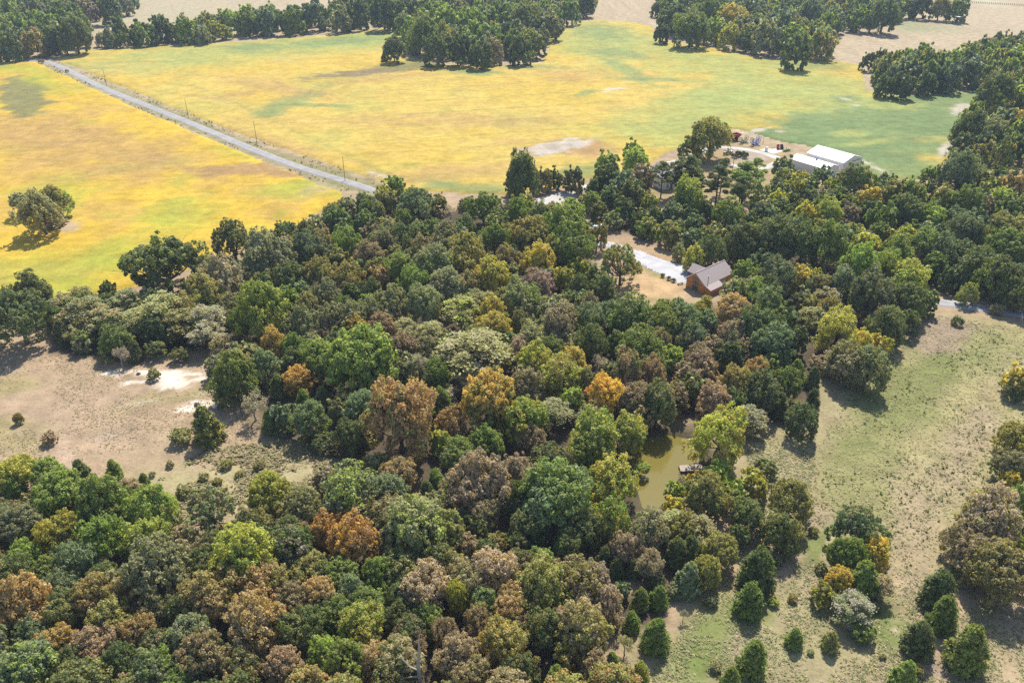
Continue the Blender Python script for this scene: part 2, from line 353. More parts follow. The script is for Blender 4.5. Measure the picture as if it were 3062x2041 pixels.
def axis(lo, hi, step, out, grow=1.12):
    a = list(np.arange(lo, hi + .01, step)); s = step
    while a[-1] < out[1]: s *= grow; a.append(a[-1] + s)
    s = step; pre = [lo]
    while pre[-1] > out[0]: s *= grow; pre.append(pre[-1] - s)
    return np.array(pre[:0:-1] + a)
gx = axis(-265, 265, 1.25, (-4200, 4200)); gy = axis(55, 425, 1.25, (-400, 7000))
X, Y = np.meshgrid(gx, gy); x, y = X.ravel(), Y.ravel()
gz = (fbm(x, y, 3, 60, 3) - .5) * .16 * sstep(430, 400, y) + 0.0
pd = sdist(x, y, POND); gz = gz * sstep(6, 0, np.maximum(pd, 0)) - 1.9 * sstep(-2.2, 2.5, pd)
nx, ny = len(gx), len(gy); idx = np.arange(nx * ny).reshape(ny, nx)
F = np.stack([idx[:-1, :-1], idx[:-1, 1:], idx[1:, 1:], idx[1:, :-1]], -1).reshape(-1, 4)
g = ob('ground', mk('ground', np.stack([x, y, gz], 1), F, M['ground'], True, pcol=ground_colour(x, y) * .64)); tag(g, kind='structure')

# crop fields: real standing crop, 0.6 m high, with ragged edges
def crop_field(name, poly, step, colour, hgt=.6):
    xs = [p.x for p in poly]; ys = [p.y for p in poly]
    X, Y = np.meshgrid(np.arange(min(xs) - 4, max(xs) + 4, step), np.arange(min(ys) - 4, max(ys) + 4, step))
    x, y = X.ravel(), Y.ravel()
    x = x + (fbm(x, y, 3, 71, 2) - .5) * step * .8
    d = sdist(x, y, poly) + (fbm(x, y, 12, 72, 4) - .5) * 4
    z = .06 + hgt * sstep(0, 3, d) + (fbm(x, y, 2.2 * step, 73, 2) - .5) * .5 * sstep(0, 3, d)
    nx, ny = X.shape[1], X.shape[0]; idx = np.arange(nx * ny).reshape(ny, nx)
    F = np.stack([idx[:-1, :-1], idx[:-1, 1:], idx[1:, 1:], idx[1:, :-1]], -1).reshape(-1, 4)
    F = F[(d[F] > 0).all(1)]
    cnt = np.bincount(F.ravel(), minlength=nx * ny); z = np.where(cnt < 4, -.15, z)
    used = np.unique(F); re = np.full(nx * ny, -1); re[used] = np.arange(len(used))
    x, y, z = x[used], y[used], z[used]
    o = ob(name, mk(name, np.stack([x, y, z], 1), re[F], M['crop'], True, pcol=colour(x, y) * (.55 * (.80 + .40 * fbm(x, y, 6, 91, 3)))[:, None])); tag(o, kind='structure'); return o
YEL = np.array((.67, .46, .055)); BRN = np.array((.46, .29, .12)); YGR = np.array((.36, .42, .06)); PYEL = np.array((.63, .47, .11)); FGR = np.array((.235, .31, .115)); DGR = np.array((.165, .245, .095))
def mottle(x, y, base, alt, sc, lo, hi, k, seed):
    m = sstep(lo, hi, fbm(x, y, sc, seed, 5)) * k
    return base + (np.array(alt) - base) * m[:, None]
def col_left(x, y):
    c = np.tile(YEL, (len(x), 1)); c = mottle(x, y, c, BRN, 18, .48, .66, .38, 5); c = mottle(x, y, c, YGR, 22, .55, .72, .5, 15)
    for a in [(130, 300, (140, 10), (-30, 40)), (250, 340, (150, 20), (-30, 30)), (350, 365, (90, 14), (-10, 18)), (60, 340, (80, 0), (0, 40)), (200, 390, (150, 20), (-20, 25))]:
        blob(c, x, y, 'Z', *a, BRN, .55, .8, 9)
    for a in [(560, 392, (130, -6), (-20, 14)), (660, 402, (70, 4), (0, 8)), (640, 380, (40, 6), (0, 5))]: blob(c, x, y, 'Z', *a, BRN * .95, .95, .4, 6)
    blob(c, x, y, 'Z', 52, 222, (60, 12), (-6, 42), (.24, .23, .09), .95, .25, 8)
    for a in [(130, 620, (170, -20), (0, 45)), (640, 440, (90, -18), (0, 16)), (430, 500, (80, 0), (0, 30)), (110, 195, (60, 20), (-20, 10)), (40, 160, (70, 4), (0, 10)), (280, 580, (80, -10), (0, 30))]:
        blob(c, x, y, 'Z', *a, YGR, .6, .7, 10)
    blob(c, x, y, 'Z', 155, 525, (25, 0), (0, 12), (.5, .4, .3), .8, .5, 4)
    blob(c, x, y, 'Z', 745, 432, (50, -14), (0, 16), (.44, .38, .16), .8, .6, 6)
    return c
def col_mid(x, y):
    c = np.tile(PYEL, (len(x), 1)); c = mottle(x, y, c, YEL * .95, 40, .42, .62, .4, 25); c = mottle(x, y, c, (.42, .44, .11), 30, .5, .68, .34, 35); c = mottle(x, y, c, BRN * 1.1, 30, .56, .72, .18, 45)
    for a in [(560, 118, (330, -28), (0, 24)), (830, 95, (120, -14), (0, 20)), (1400, 95, (140, 20), (-30, 36)), (1700, 160, (230, 30), (0, 34)), (1850, 220, (240, 10), (-60, 40)), (1640, 230, (110, -10), (0, 40)), (1560, 290, (140, -10), (0, 40))]:
        blob(c, x, y, 'Z', *a, (.36, .42, .13), .75, .7, 14)
    for a in [(690, 228, (60, -22), (10, 12)), (620, 258, (34, -6), (0, 14)), (720, 244, (80, 4), (0, 4)), (760, 98, (130, -10), (0, 9)), (570, 112, (60, 0), (0, 10)), (1440, 165, (70, 34), (-10, 8)), (1500, 185, (90, 2), (0, 4)), (1380, 75, (60, 6), (0, 20)), (1420, 125, (80, 8), (0, 10)), (1080, 150, (180, 6), (0, 6)), (1090, 168, (60, 2), (0, 6)), (1090, 436, (130, 4), (0, 9)), (1010, 425, (60, 4), (0, 8)), (1340, 395, (70, -10), (0, 14)), (1345, 215, (24, -4), (0, 8)), (780, 245, (30, 2), (0, 3))]:
        blob(c, x, y, 'Z', *a, FGR, .75, .6, 8)
    blob(c, x, y, 'Z', 2010, 300, (270, -20), (-70, 95), FGR, .98, .3, 16)
    blob(c, x, y, 'Z', 1850, 310, (150, -34), (-10, 34), FGR, .85, .4, 12); blob(c, x, y, 'Z', 2050, 390, (150, 10), (0, 30), FGR, .9, .4, 12)
    blob(c, x, y, 'Z', 2080, 240, (190, -8), (-60, 40), FGR, .95, .4, 14)
    for a in [(1850, 295, (120, -6), (0, 22)), (1960, 350, (150, 10), (0, 40)), (2120, 280, (80, 0), (0, 50)), (1850, 150, (90, 10), (0, 12))]: blob(c, x, y, 'Z', *a, DGR, .55, .8, 10)
    for a in [(2020, 225, (60, -12), (0, 9)), (2060, 245, (60, 0), (0, 10)), (1950, 310, (40, 0), (0, 8)), (2000, 330, (60, -8), (0, 8)), (1930, 190, (60, 4), (0, 8)), (1900, 250, (120, -12), (0, 8))]: blob(c, x, y, 'Z', *a, (.42, .44, .13), .7, .6, 7)
    for a in [(1310, 176, (70, 4), (-10, 13)), (540, 222, (44, -8), (0, 8)), (490, 230, (50, 6), (0, 5)), (900, 180, (110, -10), (0, 8)), (640, 205, (120, 20), (0, 14)), (1060, 280, (200, 0), (0, 16)), (620, 330, (160, 40), (0, 16)), (1030, 400, (180, -14), (0, 16)), (1160, 330, (60, -6), (0, 6))]:
        blob(c, x, y, 'Z', *a, BRN * 1.05, .5, .7, 9)
    for a in [(1330, 342, (70, 8), (0, 20)), (1230, 345, (50, -8), (0, 10))]: blob(c, x, y, 'Z', *a, (.46, .27, .13), .85, .5, 6)
    blob(c, x, y, 'Z', 1275, 342, (72, -5), (-34, 19), SAND * .82, .98, .2, 7)
    blob(c, x, y, 'Z', 1262, 340, (40, -2), (-10, 7), (.46, .38, .27), .6, .6, 5)
    blob(c, x, y, 'Z', 1410, 208, (26, -3), (0, 3), SAND * .9, .9, .4, 4)
    blob(c, x, y, 'Z', 850, 167, (150, -17), (4, 7), (.26, .20, .11), .95, .4, 6)
    blob(c, x, y, 'Z', 960, 152, (90, -6), (0, 9), (.25, .24, .09), .8, .5, 6)
    for a in [(1745, 302, (20, -4), (0, 4)), (2170, 345, (16, -4), (0, 16)), (2210, 250, (22, -6), (0, 12)), (1985, 375, (14, 4), (0, 4)), (2020, 393, (16, 6), (0, 4)), (1990, 183, (10, -4), (0, 5)), (880, 408, (30, 8), (0, 3)), (1215, 137, (26, 4), (0, 6)), (1965, 245, (12, 2), (0, 2)), (1940, 230, (14, 3), (0, 2)), (1790, 305, (14, 1), (0, 2))]:
        blob(c, x, y, 'Z', *a, SAND * .85, .85, .4, 4)
    for i in range(9):
        y0 = 200 + i * 27
        lines(c, x, y, Zpoly([(700 + i * 30, y0 + 22), (1150 + i * 18, y0 - 4), (1700 - i * 10, y0 - 34)]), 1.1, (.36, .33, .09), .55)
    for o in (0, 9): lines(c, x, y, Zpoly([(430 + o, 195), (560 + o, 250), (740 + o, 335), (900 + o, 410)]), .8, (.34, .33, .1), .5)
    return c
F1 = crop_field('soybean_field', Zpoly([(-500, 165), (0, 143), (88, 143), (150, 172), (300, 240), (425, 291), (585, 358), (790, 440), (790, 470), (700, 510), (600, 560), (480, 610), (330, 660), (140, 690), (-60, 690), (-500, 760)]), 1.7, col_left)
F2 = crop_field('soybean_field', Zpoly([(118, 135), (190, 118), (240, 114), (480, 101), (640, 90), (800, 76), (905, 62), (935, 62), (925, 128), (1030, 150), (1160, 151), (1245, 142), (1258, 95), (1290, 68), (1350, 46), (1450, 50), (1500, 62), (1520, 92), (1640, 110), (1775, 139), (1900, 137), (1985, 150), (1995, 206), (2070, 220), (2260, 206), (2240, 250), (2225, 300), (2190, 370), (2150, 412), (1985, 415), (1990, 395), (1850, 335), (1770, 322), (1690, 297), (1640, 330), (1540, 350), (1480, 395), (1380, 408), (1290, 432), (1200, 452), (1000, 446), (910, 436), (850, 412), (600, 330), (440, 268), (250, 190)]), 1.8, col_mid)

def ribbon(name, pts, wd, c, z=.1, mat='gravel', jag=.22, wend=None):
    P = [Vector(p) for p in pts]; Q = []
    for i in range(len(P) - 1):
        a, b = P[i], P[i + 1]; a0 = P[max(i - 1, 0)]; b0 = P[min(i + 2, len(P) - 1)]
        n = max(3, int((b - a).length / 1.5))
        for k in range(n):
            t = k / n; Q.append(.5 * ((2 * a) + (b - a0) * t + (2 * a0 - 5 * a + 4 * b - b0) * t * t + (-a0 + 3 * a - 3 * b + b0) * t ** 3))
    Q.append(P[-1]); V = []; K = 8
    for i, q in enumerate(Q):
        d = (Q[min(i + 1, len(Q) - 1)] - Q[max(i - 1, 0)]); d.z = 0; d.normalize(); s = Vector((d.y, -d.x, 0))
        ww = wd if wend is None else wd + (wend - wd) * i / (len(Q) - 1)
        for k in range(K + 1):
            t = k / K - .5; j = random.uniform(-jag, jag) if k in (0, K) else 0
            V.append((q.x + s.x * (t * ww + j), q.y + s.y * (t * ww + j), z + (.12 if k not in (0, K) else -.12)))
    V = np.array(V); n = len(Q); idx = np.arange(n * (K + 1)).reshape(n, K + 1)
    F = np.stack([idx[:-1, :-1], idx[:-1, 1:], idx[1:, 1:], idx[1:, :-1]], -1).reshape(-1, 4)
    t = np.tile(np.linspace(-.5, .5, K + 1), n); cc = np.tile(np.array(c), (len(V), 1)) * (.85 + .3 * fbm(V[:, 0], V[:, 1], 5, 9))[:, None]
    tr = np.exp(-((np.abs(t) - .22) / .09) ** 2); cc *= (1 + .14 * tr)[:, None]
    o = ob(name, mk(name, V, F, M[mat], True, pcol=cc)); tag(o, kind='structure'); return o
def patch(name, poly, c, z=.12, step=.8):
    xs = [p.x for p in poly]; ys = [p.y for p in poly]
    X, Y = np.meshgrid(np.arange(min(xs) - 2, max(xs) + 2, step), np.arange(min(ys) - 2, max(ys) + 2, step)); x, y = X.ravel(), Y.ravel()
    d = sdist(x, y, poly) + (fbm(x, y, 4, 72, 4) - .5) * 1.6
    nx, ny = X.shape[1], X.shape[0]; idx = np.arange(nx * ny).reshape(ny, nx)
    F = np.stack([idx[:-1, :-1], idx[:-1, 1:], idx[1:, 1:], idx[1:, :-1]], -1).reshape(-1, 4); F = F[(d[F] > -.8).all(1)]
    used = np.unique(F); re = np.full(nx * ny, -1); re[used] = np.arange(len(used)); x, y, d = x[used], y[used], d[used]
    cc = np.tile(np.array(c), (len(x), 1)) * (.86 + .28 * fbm(x, y, 3, 9))[:, None]
    o = ob(name, mk(name, np.stack([x, y, z - .2 * sstep(.6, -.6, d)], 1), re[F], M['gravel'], True, pcol=cc)); tag(o, kind='structure'); return o
GRV = (.22, .215, .215); LIM = (.34, .325, .30)
ribbon('road', Zpoly([(40, 139), (95, 141), (135, 152), (240, 203), (430, 280), (590, 347), (700, 388), (830, 428), (940, 470)]), 5.2, GRV)
ribbon('farm_lane', [rat('Z', 1240, 470), rat('Z', 1290, 445), rat('Q', 760, 540), rat('Q', 960, 455), rat('Q', 1320, 350), rat('Q', 1580, 272), rat('Q', 1900, 190), rat('P', 120, 405), rat('P', 330, 404), rat('P', 520, 418), rat('P', 700, 452), rat('P', 860, 495), rat('P', 1000, 540)], 4.6, LIM)
patch('gravel_yard', [rat('Q', 330, 620), rat('Q', 560, 540), rat('Q', 760, 520), rat('Q', 800, 590), rat('Q', 600, 640), rat('Q', 420, 650)], LIM)
ribbon('farm_lane', [rat('P', 200, 600), rat('P', 330, 615), rat('P', 520, 650), rat('P', 700, 680), rat('P', 830, 660), rat('P', 960, 600)], 4.0, LIM)
ribbon('driveway', Zpoly([(1150, 520), (1237, 546), (1300, 548), (1345, 552), (1400, 562), (1440, 575), (1480, 592)]), 5.0, (.31, .31, .32), z=.1)
patch('gravel_drive', [rat('Y', *p) for p in [(600, 520), (760, 425), (1000, 520), (1300, 612), (1470, 670), (1560, 760), (1430, 860), (1330, 872), (1200, 800), (1000, 720), (850, 640)]], (.335, .335, .345), z=.2)
ribbon('gravel_lane', Zpoly([(2080, 690), (2180, 697), (2260, 708), (2352, 722), (2480, 745)]), 5.2, (.25, .245, .25))

# pond
wm, N, L = newmat('pond_water'); p = N.new('ShaderNodeBsdfPrincipled'); p.inputs['Base Color'].default_value = (.125, .104, .021, 1); p.inputs['Roughness'].default_value = .10; p.inputs['Specular IOR Level'].default_value = .22
tn = N.new('ShaderNodeTexNoise'); tn.inputs['Scale'].default_value = 1.8; gp = N.new('ShaderNodeNewGeometry'); L.new(gp.outputs['Position'], tn.inputs['Vector'])
bp = N.new('ShaderNodeBump'); bp.inputs['Strength'].default_value = .08; L.new(tn.outputs[0], bp.inputs['Height']); L.new(bp.outputs[0], p.inputs['Normal'])
o_ = N.new('ShaderNodeOutputMaterial'); L.new(p.outputs[0], o_.inputs[0])
c0 = sum((Vector(q) for q in POND), Vector()) / len(POND)
pv = [(c0 + (Vector(q) - c0) * 1.06) for q in POND]
pw = MB(); pw.v = [(q.x, q.y, -.75) for q in pv]; pw.f = [list(range(len(pv)))]
tag(pw.build('pond', wm), kind='structure')

# ------------------------------------------------------------------ trees: prototypes (a crown of leaf-sized faces in clumps, a trunk with limbs)
def unit(v): return v / (np.linalg.norm(v, axis=-1, keepdims=True) + 1e-9)
def cards(P, Nn, size, rng, aspect=1.0, along=None):
    n = len(P); rv = rng.normal(size=(n, 3)) if along is None else along
    t = unit(np.cross(Nn, rv)) if along is None else unit(along - Nn * (along * Nn).sum(1, keepdims=True))
    b = np.cross(Nn, t); s = np.asarray(size).reshape(-1, 1) * .5
    t = t * s * aspect; b = b * s; j = rng.uniform(.6, 1.25, (n, 4, 1))
    V = np.stack([P - t * j[:, 0], P - b * j[:, 1], P + t * j[:, 2], P + b * j[:, 3]], 1).reshape(-1, 3)
    return V, np.arange(4 * n).reshape(n, 4)
def sphere_dirs(n, rng): return unit(rng.normal(size=(n, 3)))
def lobed(rng, nl, W, zc, Hc, rl, sub, per, cs, low=-.35, fill=.64, up=.25, open_=0.0):
    """leaf clumps on the surface of sub-clumps on the surface of main lobes"""
    i = np.arange(nl * 2); ph = np.pi * (1 + 5 ** .5) * i; zz = 1 - 2 * (i + .5) / (nl * 2)
    d = np.stack([np.sqrt(1 - zz * zz) * np.cos(ph), np.sqrt(1 - zz * zz) * np.sin(ph), zz], 1); d = d[d[:, 2] > low][:nl + 4]
    d = unit(d + rng.normal(scale=.22, size=d.shape))
    rad = fill * rng.uniform(.62, 1.18, (len(d), 1))
    LC = d * rad * np.array((W / 2, W / 2, Hc / 2)) + np.array((0, 0, zc))
    LR = rng.uniform(*rl, len(d)) * W
    P = []; Nn = []; cl = []
    for c, r, dd in zip(LC, LR, d):
        if rng.random() < open_: continue
        lv = rng.random()
        sd_ = sphere_dirs(sub * 2, rng); sd_ = sd_[(sd_ @ dd + .55 * sd_[:, 2]) > -.35][:sub]
        for s in sd_:
            sc_ = c + s * r * rng.uniform(.62, 1.05); rs = r * rng.uniform(.2, .4); k = int(per * rng.uniform(.7, 1.3))
            q = sphere_dirs(k, rng); q = unit(q + s * .55 + np.array((0, 0, .15)))
            P.append(sc_ + q * rs * rng.uniform(.55, 1.12, (k, 1)) * np.array((1, 1, .85)))
            Nn.append(unit(q * .95 + np.array((0, 0, up)) + rng.normal(scale=.40, size=(k, 3))))
            cl.append(np.clip(.62 * lv + .38 * rng.random() + rng.normal(scale=.05, size=k), 0, 1))
    P = np.concatenate(P); Nn = np.concatenate(Nn); cl = np.concatenate(cl)
    V, F = cards(P, Nn, cs * rng.uniform(.7, 1.35, len(P)), rng)
    return V, F, cl, LC
def limbs(rng, tops, h0, r0, fork, mat, n=6, twigs=0):
    b = MB(); j = rng.uniform(-.02, .02, (4, 2))
    b.tube([(0, 0, -.02), (j[0, 0], j[0, 1], fork * .5), (j[1, 0], j[1, 1], fork), (j[2, 0], j[2, 1], h0)], [r0 * 1.25, r0 * .85, r0 * .7, r0 * .25], n)
    for t in tops:
        s = rng.uniform(.55, 1.0) * fork; a = np.array((j[1, 0], j[1, 1], s)); m = a * .5 + np.array(t) * .5 + np.array((0, 0, -.04)) + rng.normal(scale=.015, size=3)
        b.tube([a, m, t], [r0 * .42, r0 * .27, r0 * .08], 5)
        for _ in range(twigs):
            e = np.array(t) + rng.normal(scale=.13, size=3); b.tube([m, (m + e) / 2 + rng.normal(scale=.02, size=3), e], [r0 * .18, r0 * .12, r0 * .04], 3)
    return b.mesh('trunk', mat)
PROTO = {}
def norm(V, LC, h, cb):
    # fit the crown to width 1 and to the heights cb*h .. h
    k = .5 / np.percentile(np.hypot(V[:, 0], V[:, 1]), 97); lo, hi = np.percentile(V[:, 2], (1.5, 99.5)); kz = h * (1 - cb) / (hi - lo)
    for A_ in (V, LC): A_[:, :2] *= k; A_[:, 2] = cb * h + (A_[:, 2] - lo) * kz
def addproto(kind, h, V, F, cl, tr, zc): PROTO.setdefault(kind, []).append(dict(h=h, crown=mk(kind + '_crown', V, F, M['leaf'], False, fattr=cl), trunk=tr, zc=zc))
for s in range(7):      # round-headed broadleaf
    rng = np.random.default_rng(100 + s); h = rng.uniform(1.0, 1.16); Hc = rng.uniform(.98, 1.08); zc = h - Hc / 2
    V, F, cl, LC = lobed(rng, 15 + s % 4 * 2, .98, zc, Hc, (.14, .25), 20, 36, .034, low=-.55)
    norm(V, LC, h, 0.13); zc = h * (1 + 0.13) / 2
    addproto('r', h, V, F, cl, limbs(rng, LC[::2], h - .3, .032, h * .33, M['bark']), zc)
for s in range(4):      # broad oak, flat-topped, many small heads
    rng = np.random.default_rng(200 + s); h = rng.uniform(.92, 1.02); Hc = rng.uniform(.62, .7); zc = h - Hc / 2
    V, F, cl, LC = lobed(rng, 24, 1.0, zc, Hc, (.10, .18), 17, 32, .030, low=-.5, fill=.74)
    norm(V, LC, h, 0.2); zc = h * (1 + 0.2) / 2
    addproto('o', h, V, F, cl, limbs(rng, LC[::2], h - .3, .034, h * .3, M['bark'], twigs=1), zc)
for s in range(3):      # tall oval
    rng = np.random.default_rng(300 + s); h = rng.uniform(1.4, 1.6); Hc = 1.3; zc = h - Hc / 2
    V, F, cl, LC = lobed(rng, 22, 1.0, zc, Hc, (.15, .25), 18, 36, .038, low=-.8)
    norm(V, LC, h, 0.12); zc = h * (1 + 0.12) / 2
    addproto('t', h, V, F, cl, limbs(rng, LC[::2], h - .35, .04, h * .35, M['bark']), zc)
for s in range(3):      # airy oak with open limbs
    rng = np.random.default_rng(350 + s); h = .88; Hc = .7; zc = h - Hc / 2
    V, F, cl, LC = lobed(rng, 22, 1.0, zc, Hc, (.10, .17), 11, 30, .032, low=-.5, fill=.78, open_=.12)
    norm(V, LC, h, 0.26); zc = h * (1 + 0.26) / 2
    addproto('a', h, V, F, cl, limbs(rng, LC, h - .3, .034, h * .35, M['bark'], twigs=3), zc)
for s in range(4):      # feathery locust: flat sprays in tiers
    rng = np.random.default_rng(400 + s); h = rng.uniform(.95, 1.1); P = []; Nn = []; cl = []; tops = []
    for k in range(58):
        a = rng.uniform(0, 6.28); q = rng.random() ** .5 * .46; z = h * (.42 + .5 * rng.random()) * (1 - .5 * (q / .5) ** 2) + .06; r = rng.uniform(.07, .15); n = 130
        if k % 4 == 0: tops.append((q * math.cos(a), q * math.sin(a), z - .02))
        d = np.stack([rng.normal(size=n) * .55, rng.normal(size=n) * .55, rng.normal(size=n) * .13], 1) * r
        d[:, 2] -= (np.hypot(d[:, 0], d[:, 1]) / r) ** 2 * r * .18
        P.append(d + np.array((q * math.cos(a), q * math.sin(a), z))); Nn.append(unit(np.array((0, 0, 1.0)) + rng.normal(scale=.35, size=(n, 3)))); cl.append(np.clip(rng.random() + rng.normal(scale=.06, size=n), 0, 1))
    P = np.concatenate(P); Nn = np.concatenate(Nn); V, F = cards(P, Nn, .034 * rng.uniform(.6, 1.3, len(P)), rng, 1.5)
    addproto('l', h, V, F, np.concatenate(cl), limbs(rng, tops, h * .6, .022, h * .3, M['bark'], twigs=3), h * .62)
for s in range(5):      # red cedar: cone of upswept sprays to the ground
    rng = np.random.default_rng(500 + s); h = rng.uniform(.95, 1.3); P = []; Nn = []; al = []; cl = []
    for k in range(170):
        t = rng.random() ** 1.25 * .96; a = rng.uniform(0, 6.28); rr = (.5 * min(1, (1 - t) ** (.62 + .08 * s)) * (1 if t > .15 else .7 + 2 * t)) * (.66 + .42 * rng.random()); n = 62
        di = np.array((math.cos(a), math.sin(a), .45 + .5 * t)); u = rng.uniform(.45, 1.0, n)
        sp = (.05 + .05 * (1 - t)) * (1.25 - u)[:, None]
        P.append(np.array((0, 0, t * h - .02)) + di * (rr * u)[:, None] * np.array((1, 1, .5)) + rng.normal(size=(n, 3)) * sp)
        al.append(np.tile(di, (n, 1)) + rng.normal(scale=.4, size=(n, 3))); Nn.append(unit(np.array((di[0], di[1], .8)) + rng.normal(scale=.5, size=(n, 3)))); cl.append(np.clip(rng.random() + rng.normal(scale=.06, size=n), 0, 1))
    P = np.concatenate(P); P[:, 2] = np.maximum(P[:, 2], .015); V, F = cards(P, np.concatenate(Nn), .044 * rng.uniform(.6, 1.3, len(P)), rng, 1.7, np.concatenate(al))
    addproto('c', h, V, F, np.concatenate(cl), limbs(rng, [], h * .9, .03, h * .4, M['bark']), h * .42)
for s in range(3):      # pine: clear stem, separate puffs on bare limbs
    rng = np.random.default_rng(600 + s); h = 1.75; P = []; Nn = []; cl = []; tops = []
    for k in range(46):
        t = .38 + .6 * rng.random(); a = rng.uniform(0, 6.28); q = (.48 if t < .75 else .48 * (1.02 - t) / .27) * rng.uniform(.35, 1); c = np.array((q * math.cos(a), q * math.sin(a), t * h)); tops.append(c); n = 190; r = rng.uniform(.07, .13)
        q_ = sphere_dirs(n, rng); P.append(c + q_ * r * rng.uniform(.5, 1.1, (n, 1)) * np.array((1.2, 1.2, .6))); Nn.append(unit(q_ + np.array((0, 0, .4)) + rng.normal(scale=.5, size=(n, 3)))); cl.append(np.clip(rng.random() + rng.normal(scale=.06, size=n), 0, 1))
    P = np.concatenate(P); V, F = cards(P, np.concatenate(Nn), .04 * rng.uniform(.6, 1.3, len(P)), rng, 1.4)
    b = MB(); b.tube([(0, 0, -.02), (.01, 0, h * .5), (0, .01, h * .95)], [.035, .024, .006], 7)
    for t in tops: b.tube([(0, 0, max(.5, t[2] - .12)), (t[0] * .6, t[1] * .6, t[2] - .04), t], [.011, .008, .003], 4)
    addproto('p', h, V, F, np.concatenate(cl), b.mesh('trunk', M['bark']), h * .7)
for s in range(4):      # shrub, leafy to the ground
    rng = np.random.default_rng(700 + s); h = rng.uniform(.72, .9); Hc = h * 1.1; zc = h * .45
    V, F, cl, LC = lobed(rng, 14, .98, zc, Hc, (.15, .25), 11, 42, .05, low=-.4); V[:, 2] = np.maximum(V[:, 2], .01)
    addproto('s', h, V, F, cl, limbs(rng, LC[::3], h * .6, .02, h * .2, M['bark']), zc)
for s in range(3):      # nearly bare tree: twigs and a few leaves
    rng = np.random.default_rng(800 + s); h = 1.0; b = MB(); tips = []
    def grow(p, d, l, r, lev):
        q = p + d * l; mid = (p + q) / 2 + rng.normal(scale=l * .06, size=3); b.tube([p, mid, q], [r, r * .8, r * .62], 5 if lev < 2 else 3, cap=False)
        if lev >= 4: tips.append(q); return
        for k in range(3 if lev < 3 else 2):
            nd_ = unit(d + rng.normal(scale=.55, size=3) + np.array((0, 0, .12))); grow(q, nd_, l * rng.uniform(.58, .8), r * .58, lev + 1)
        if lev: grow(mid, unit(d + rng.normal(scale=.8, size=3)), l * .55, r * .45, lev + 1)
    grow(np.array((0, 0, 0.)), np.array((0, 0, 1.)), .28, .03, 0)
    T = np.array(tips); T = T[rng.integers(0, len(T), 1300)] + rng.normal(scale=.03, size=(1300, 3)); V, F = cards(T, unit(rng.normal(size=(1300, 3)) + np.array((0, 0, .8))), .026 * np.ones(1300), rng, 1.4)
    addproto('b', h, V, F, rng.random(1300), b.mesh('trunk', M['palebark'], recalc=False), .6)
SNAG = MB(); rng = np.random.default_rng(4)
SNAG.tube([(0, 0, -.1), (.1, .05, 3), (0, .1, 6), (.35, 0, 8.5), (.3, .1, 10.2), (.7, 0, 12.3)], [.34, .28, .23, .15, .1, .03], 7)
SNAG.tube([(.05, .08, 5), (-1.1, .2, 5.6), (-1.9, .1, 7.2), (-2.5, 0, 7.6)], [.14, .1, .06, .02], 5); SNAG.tube([(0, .1, 6.6), (-.5, 0, 8), (-.9, .1, 9.4)], [.14, .08, .02], 5)
SNAG.tube([(.1, .05, 4), (-.9, -.3, 4.3), (-2.2, -.2, 3.9), (-3.1, -.4, 3.3)], [.12, .1, .06, .02], 5); SNAG.tube([(.3, 0, 8.2), (.8, .2, 9), (1.1, .1, 10.4)], [.1, .06, .02], 5); SNAG.tube([(.05, .1, 7), (.8, .3, 7.4), (1.2, .2, 7.5)], [.08, .05, .02], 5)

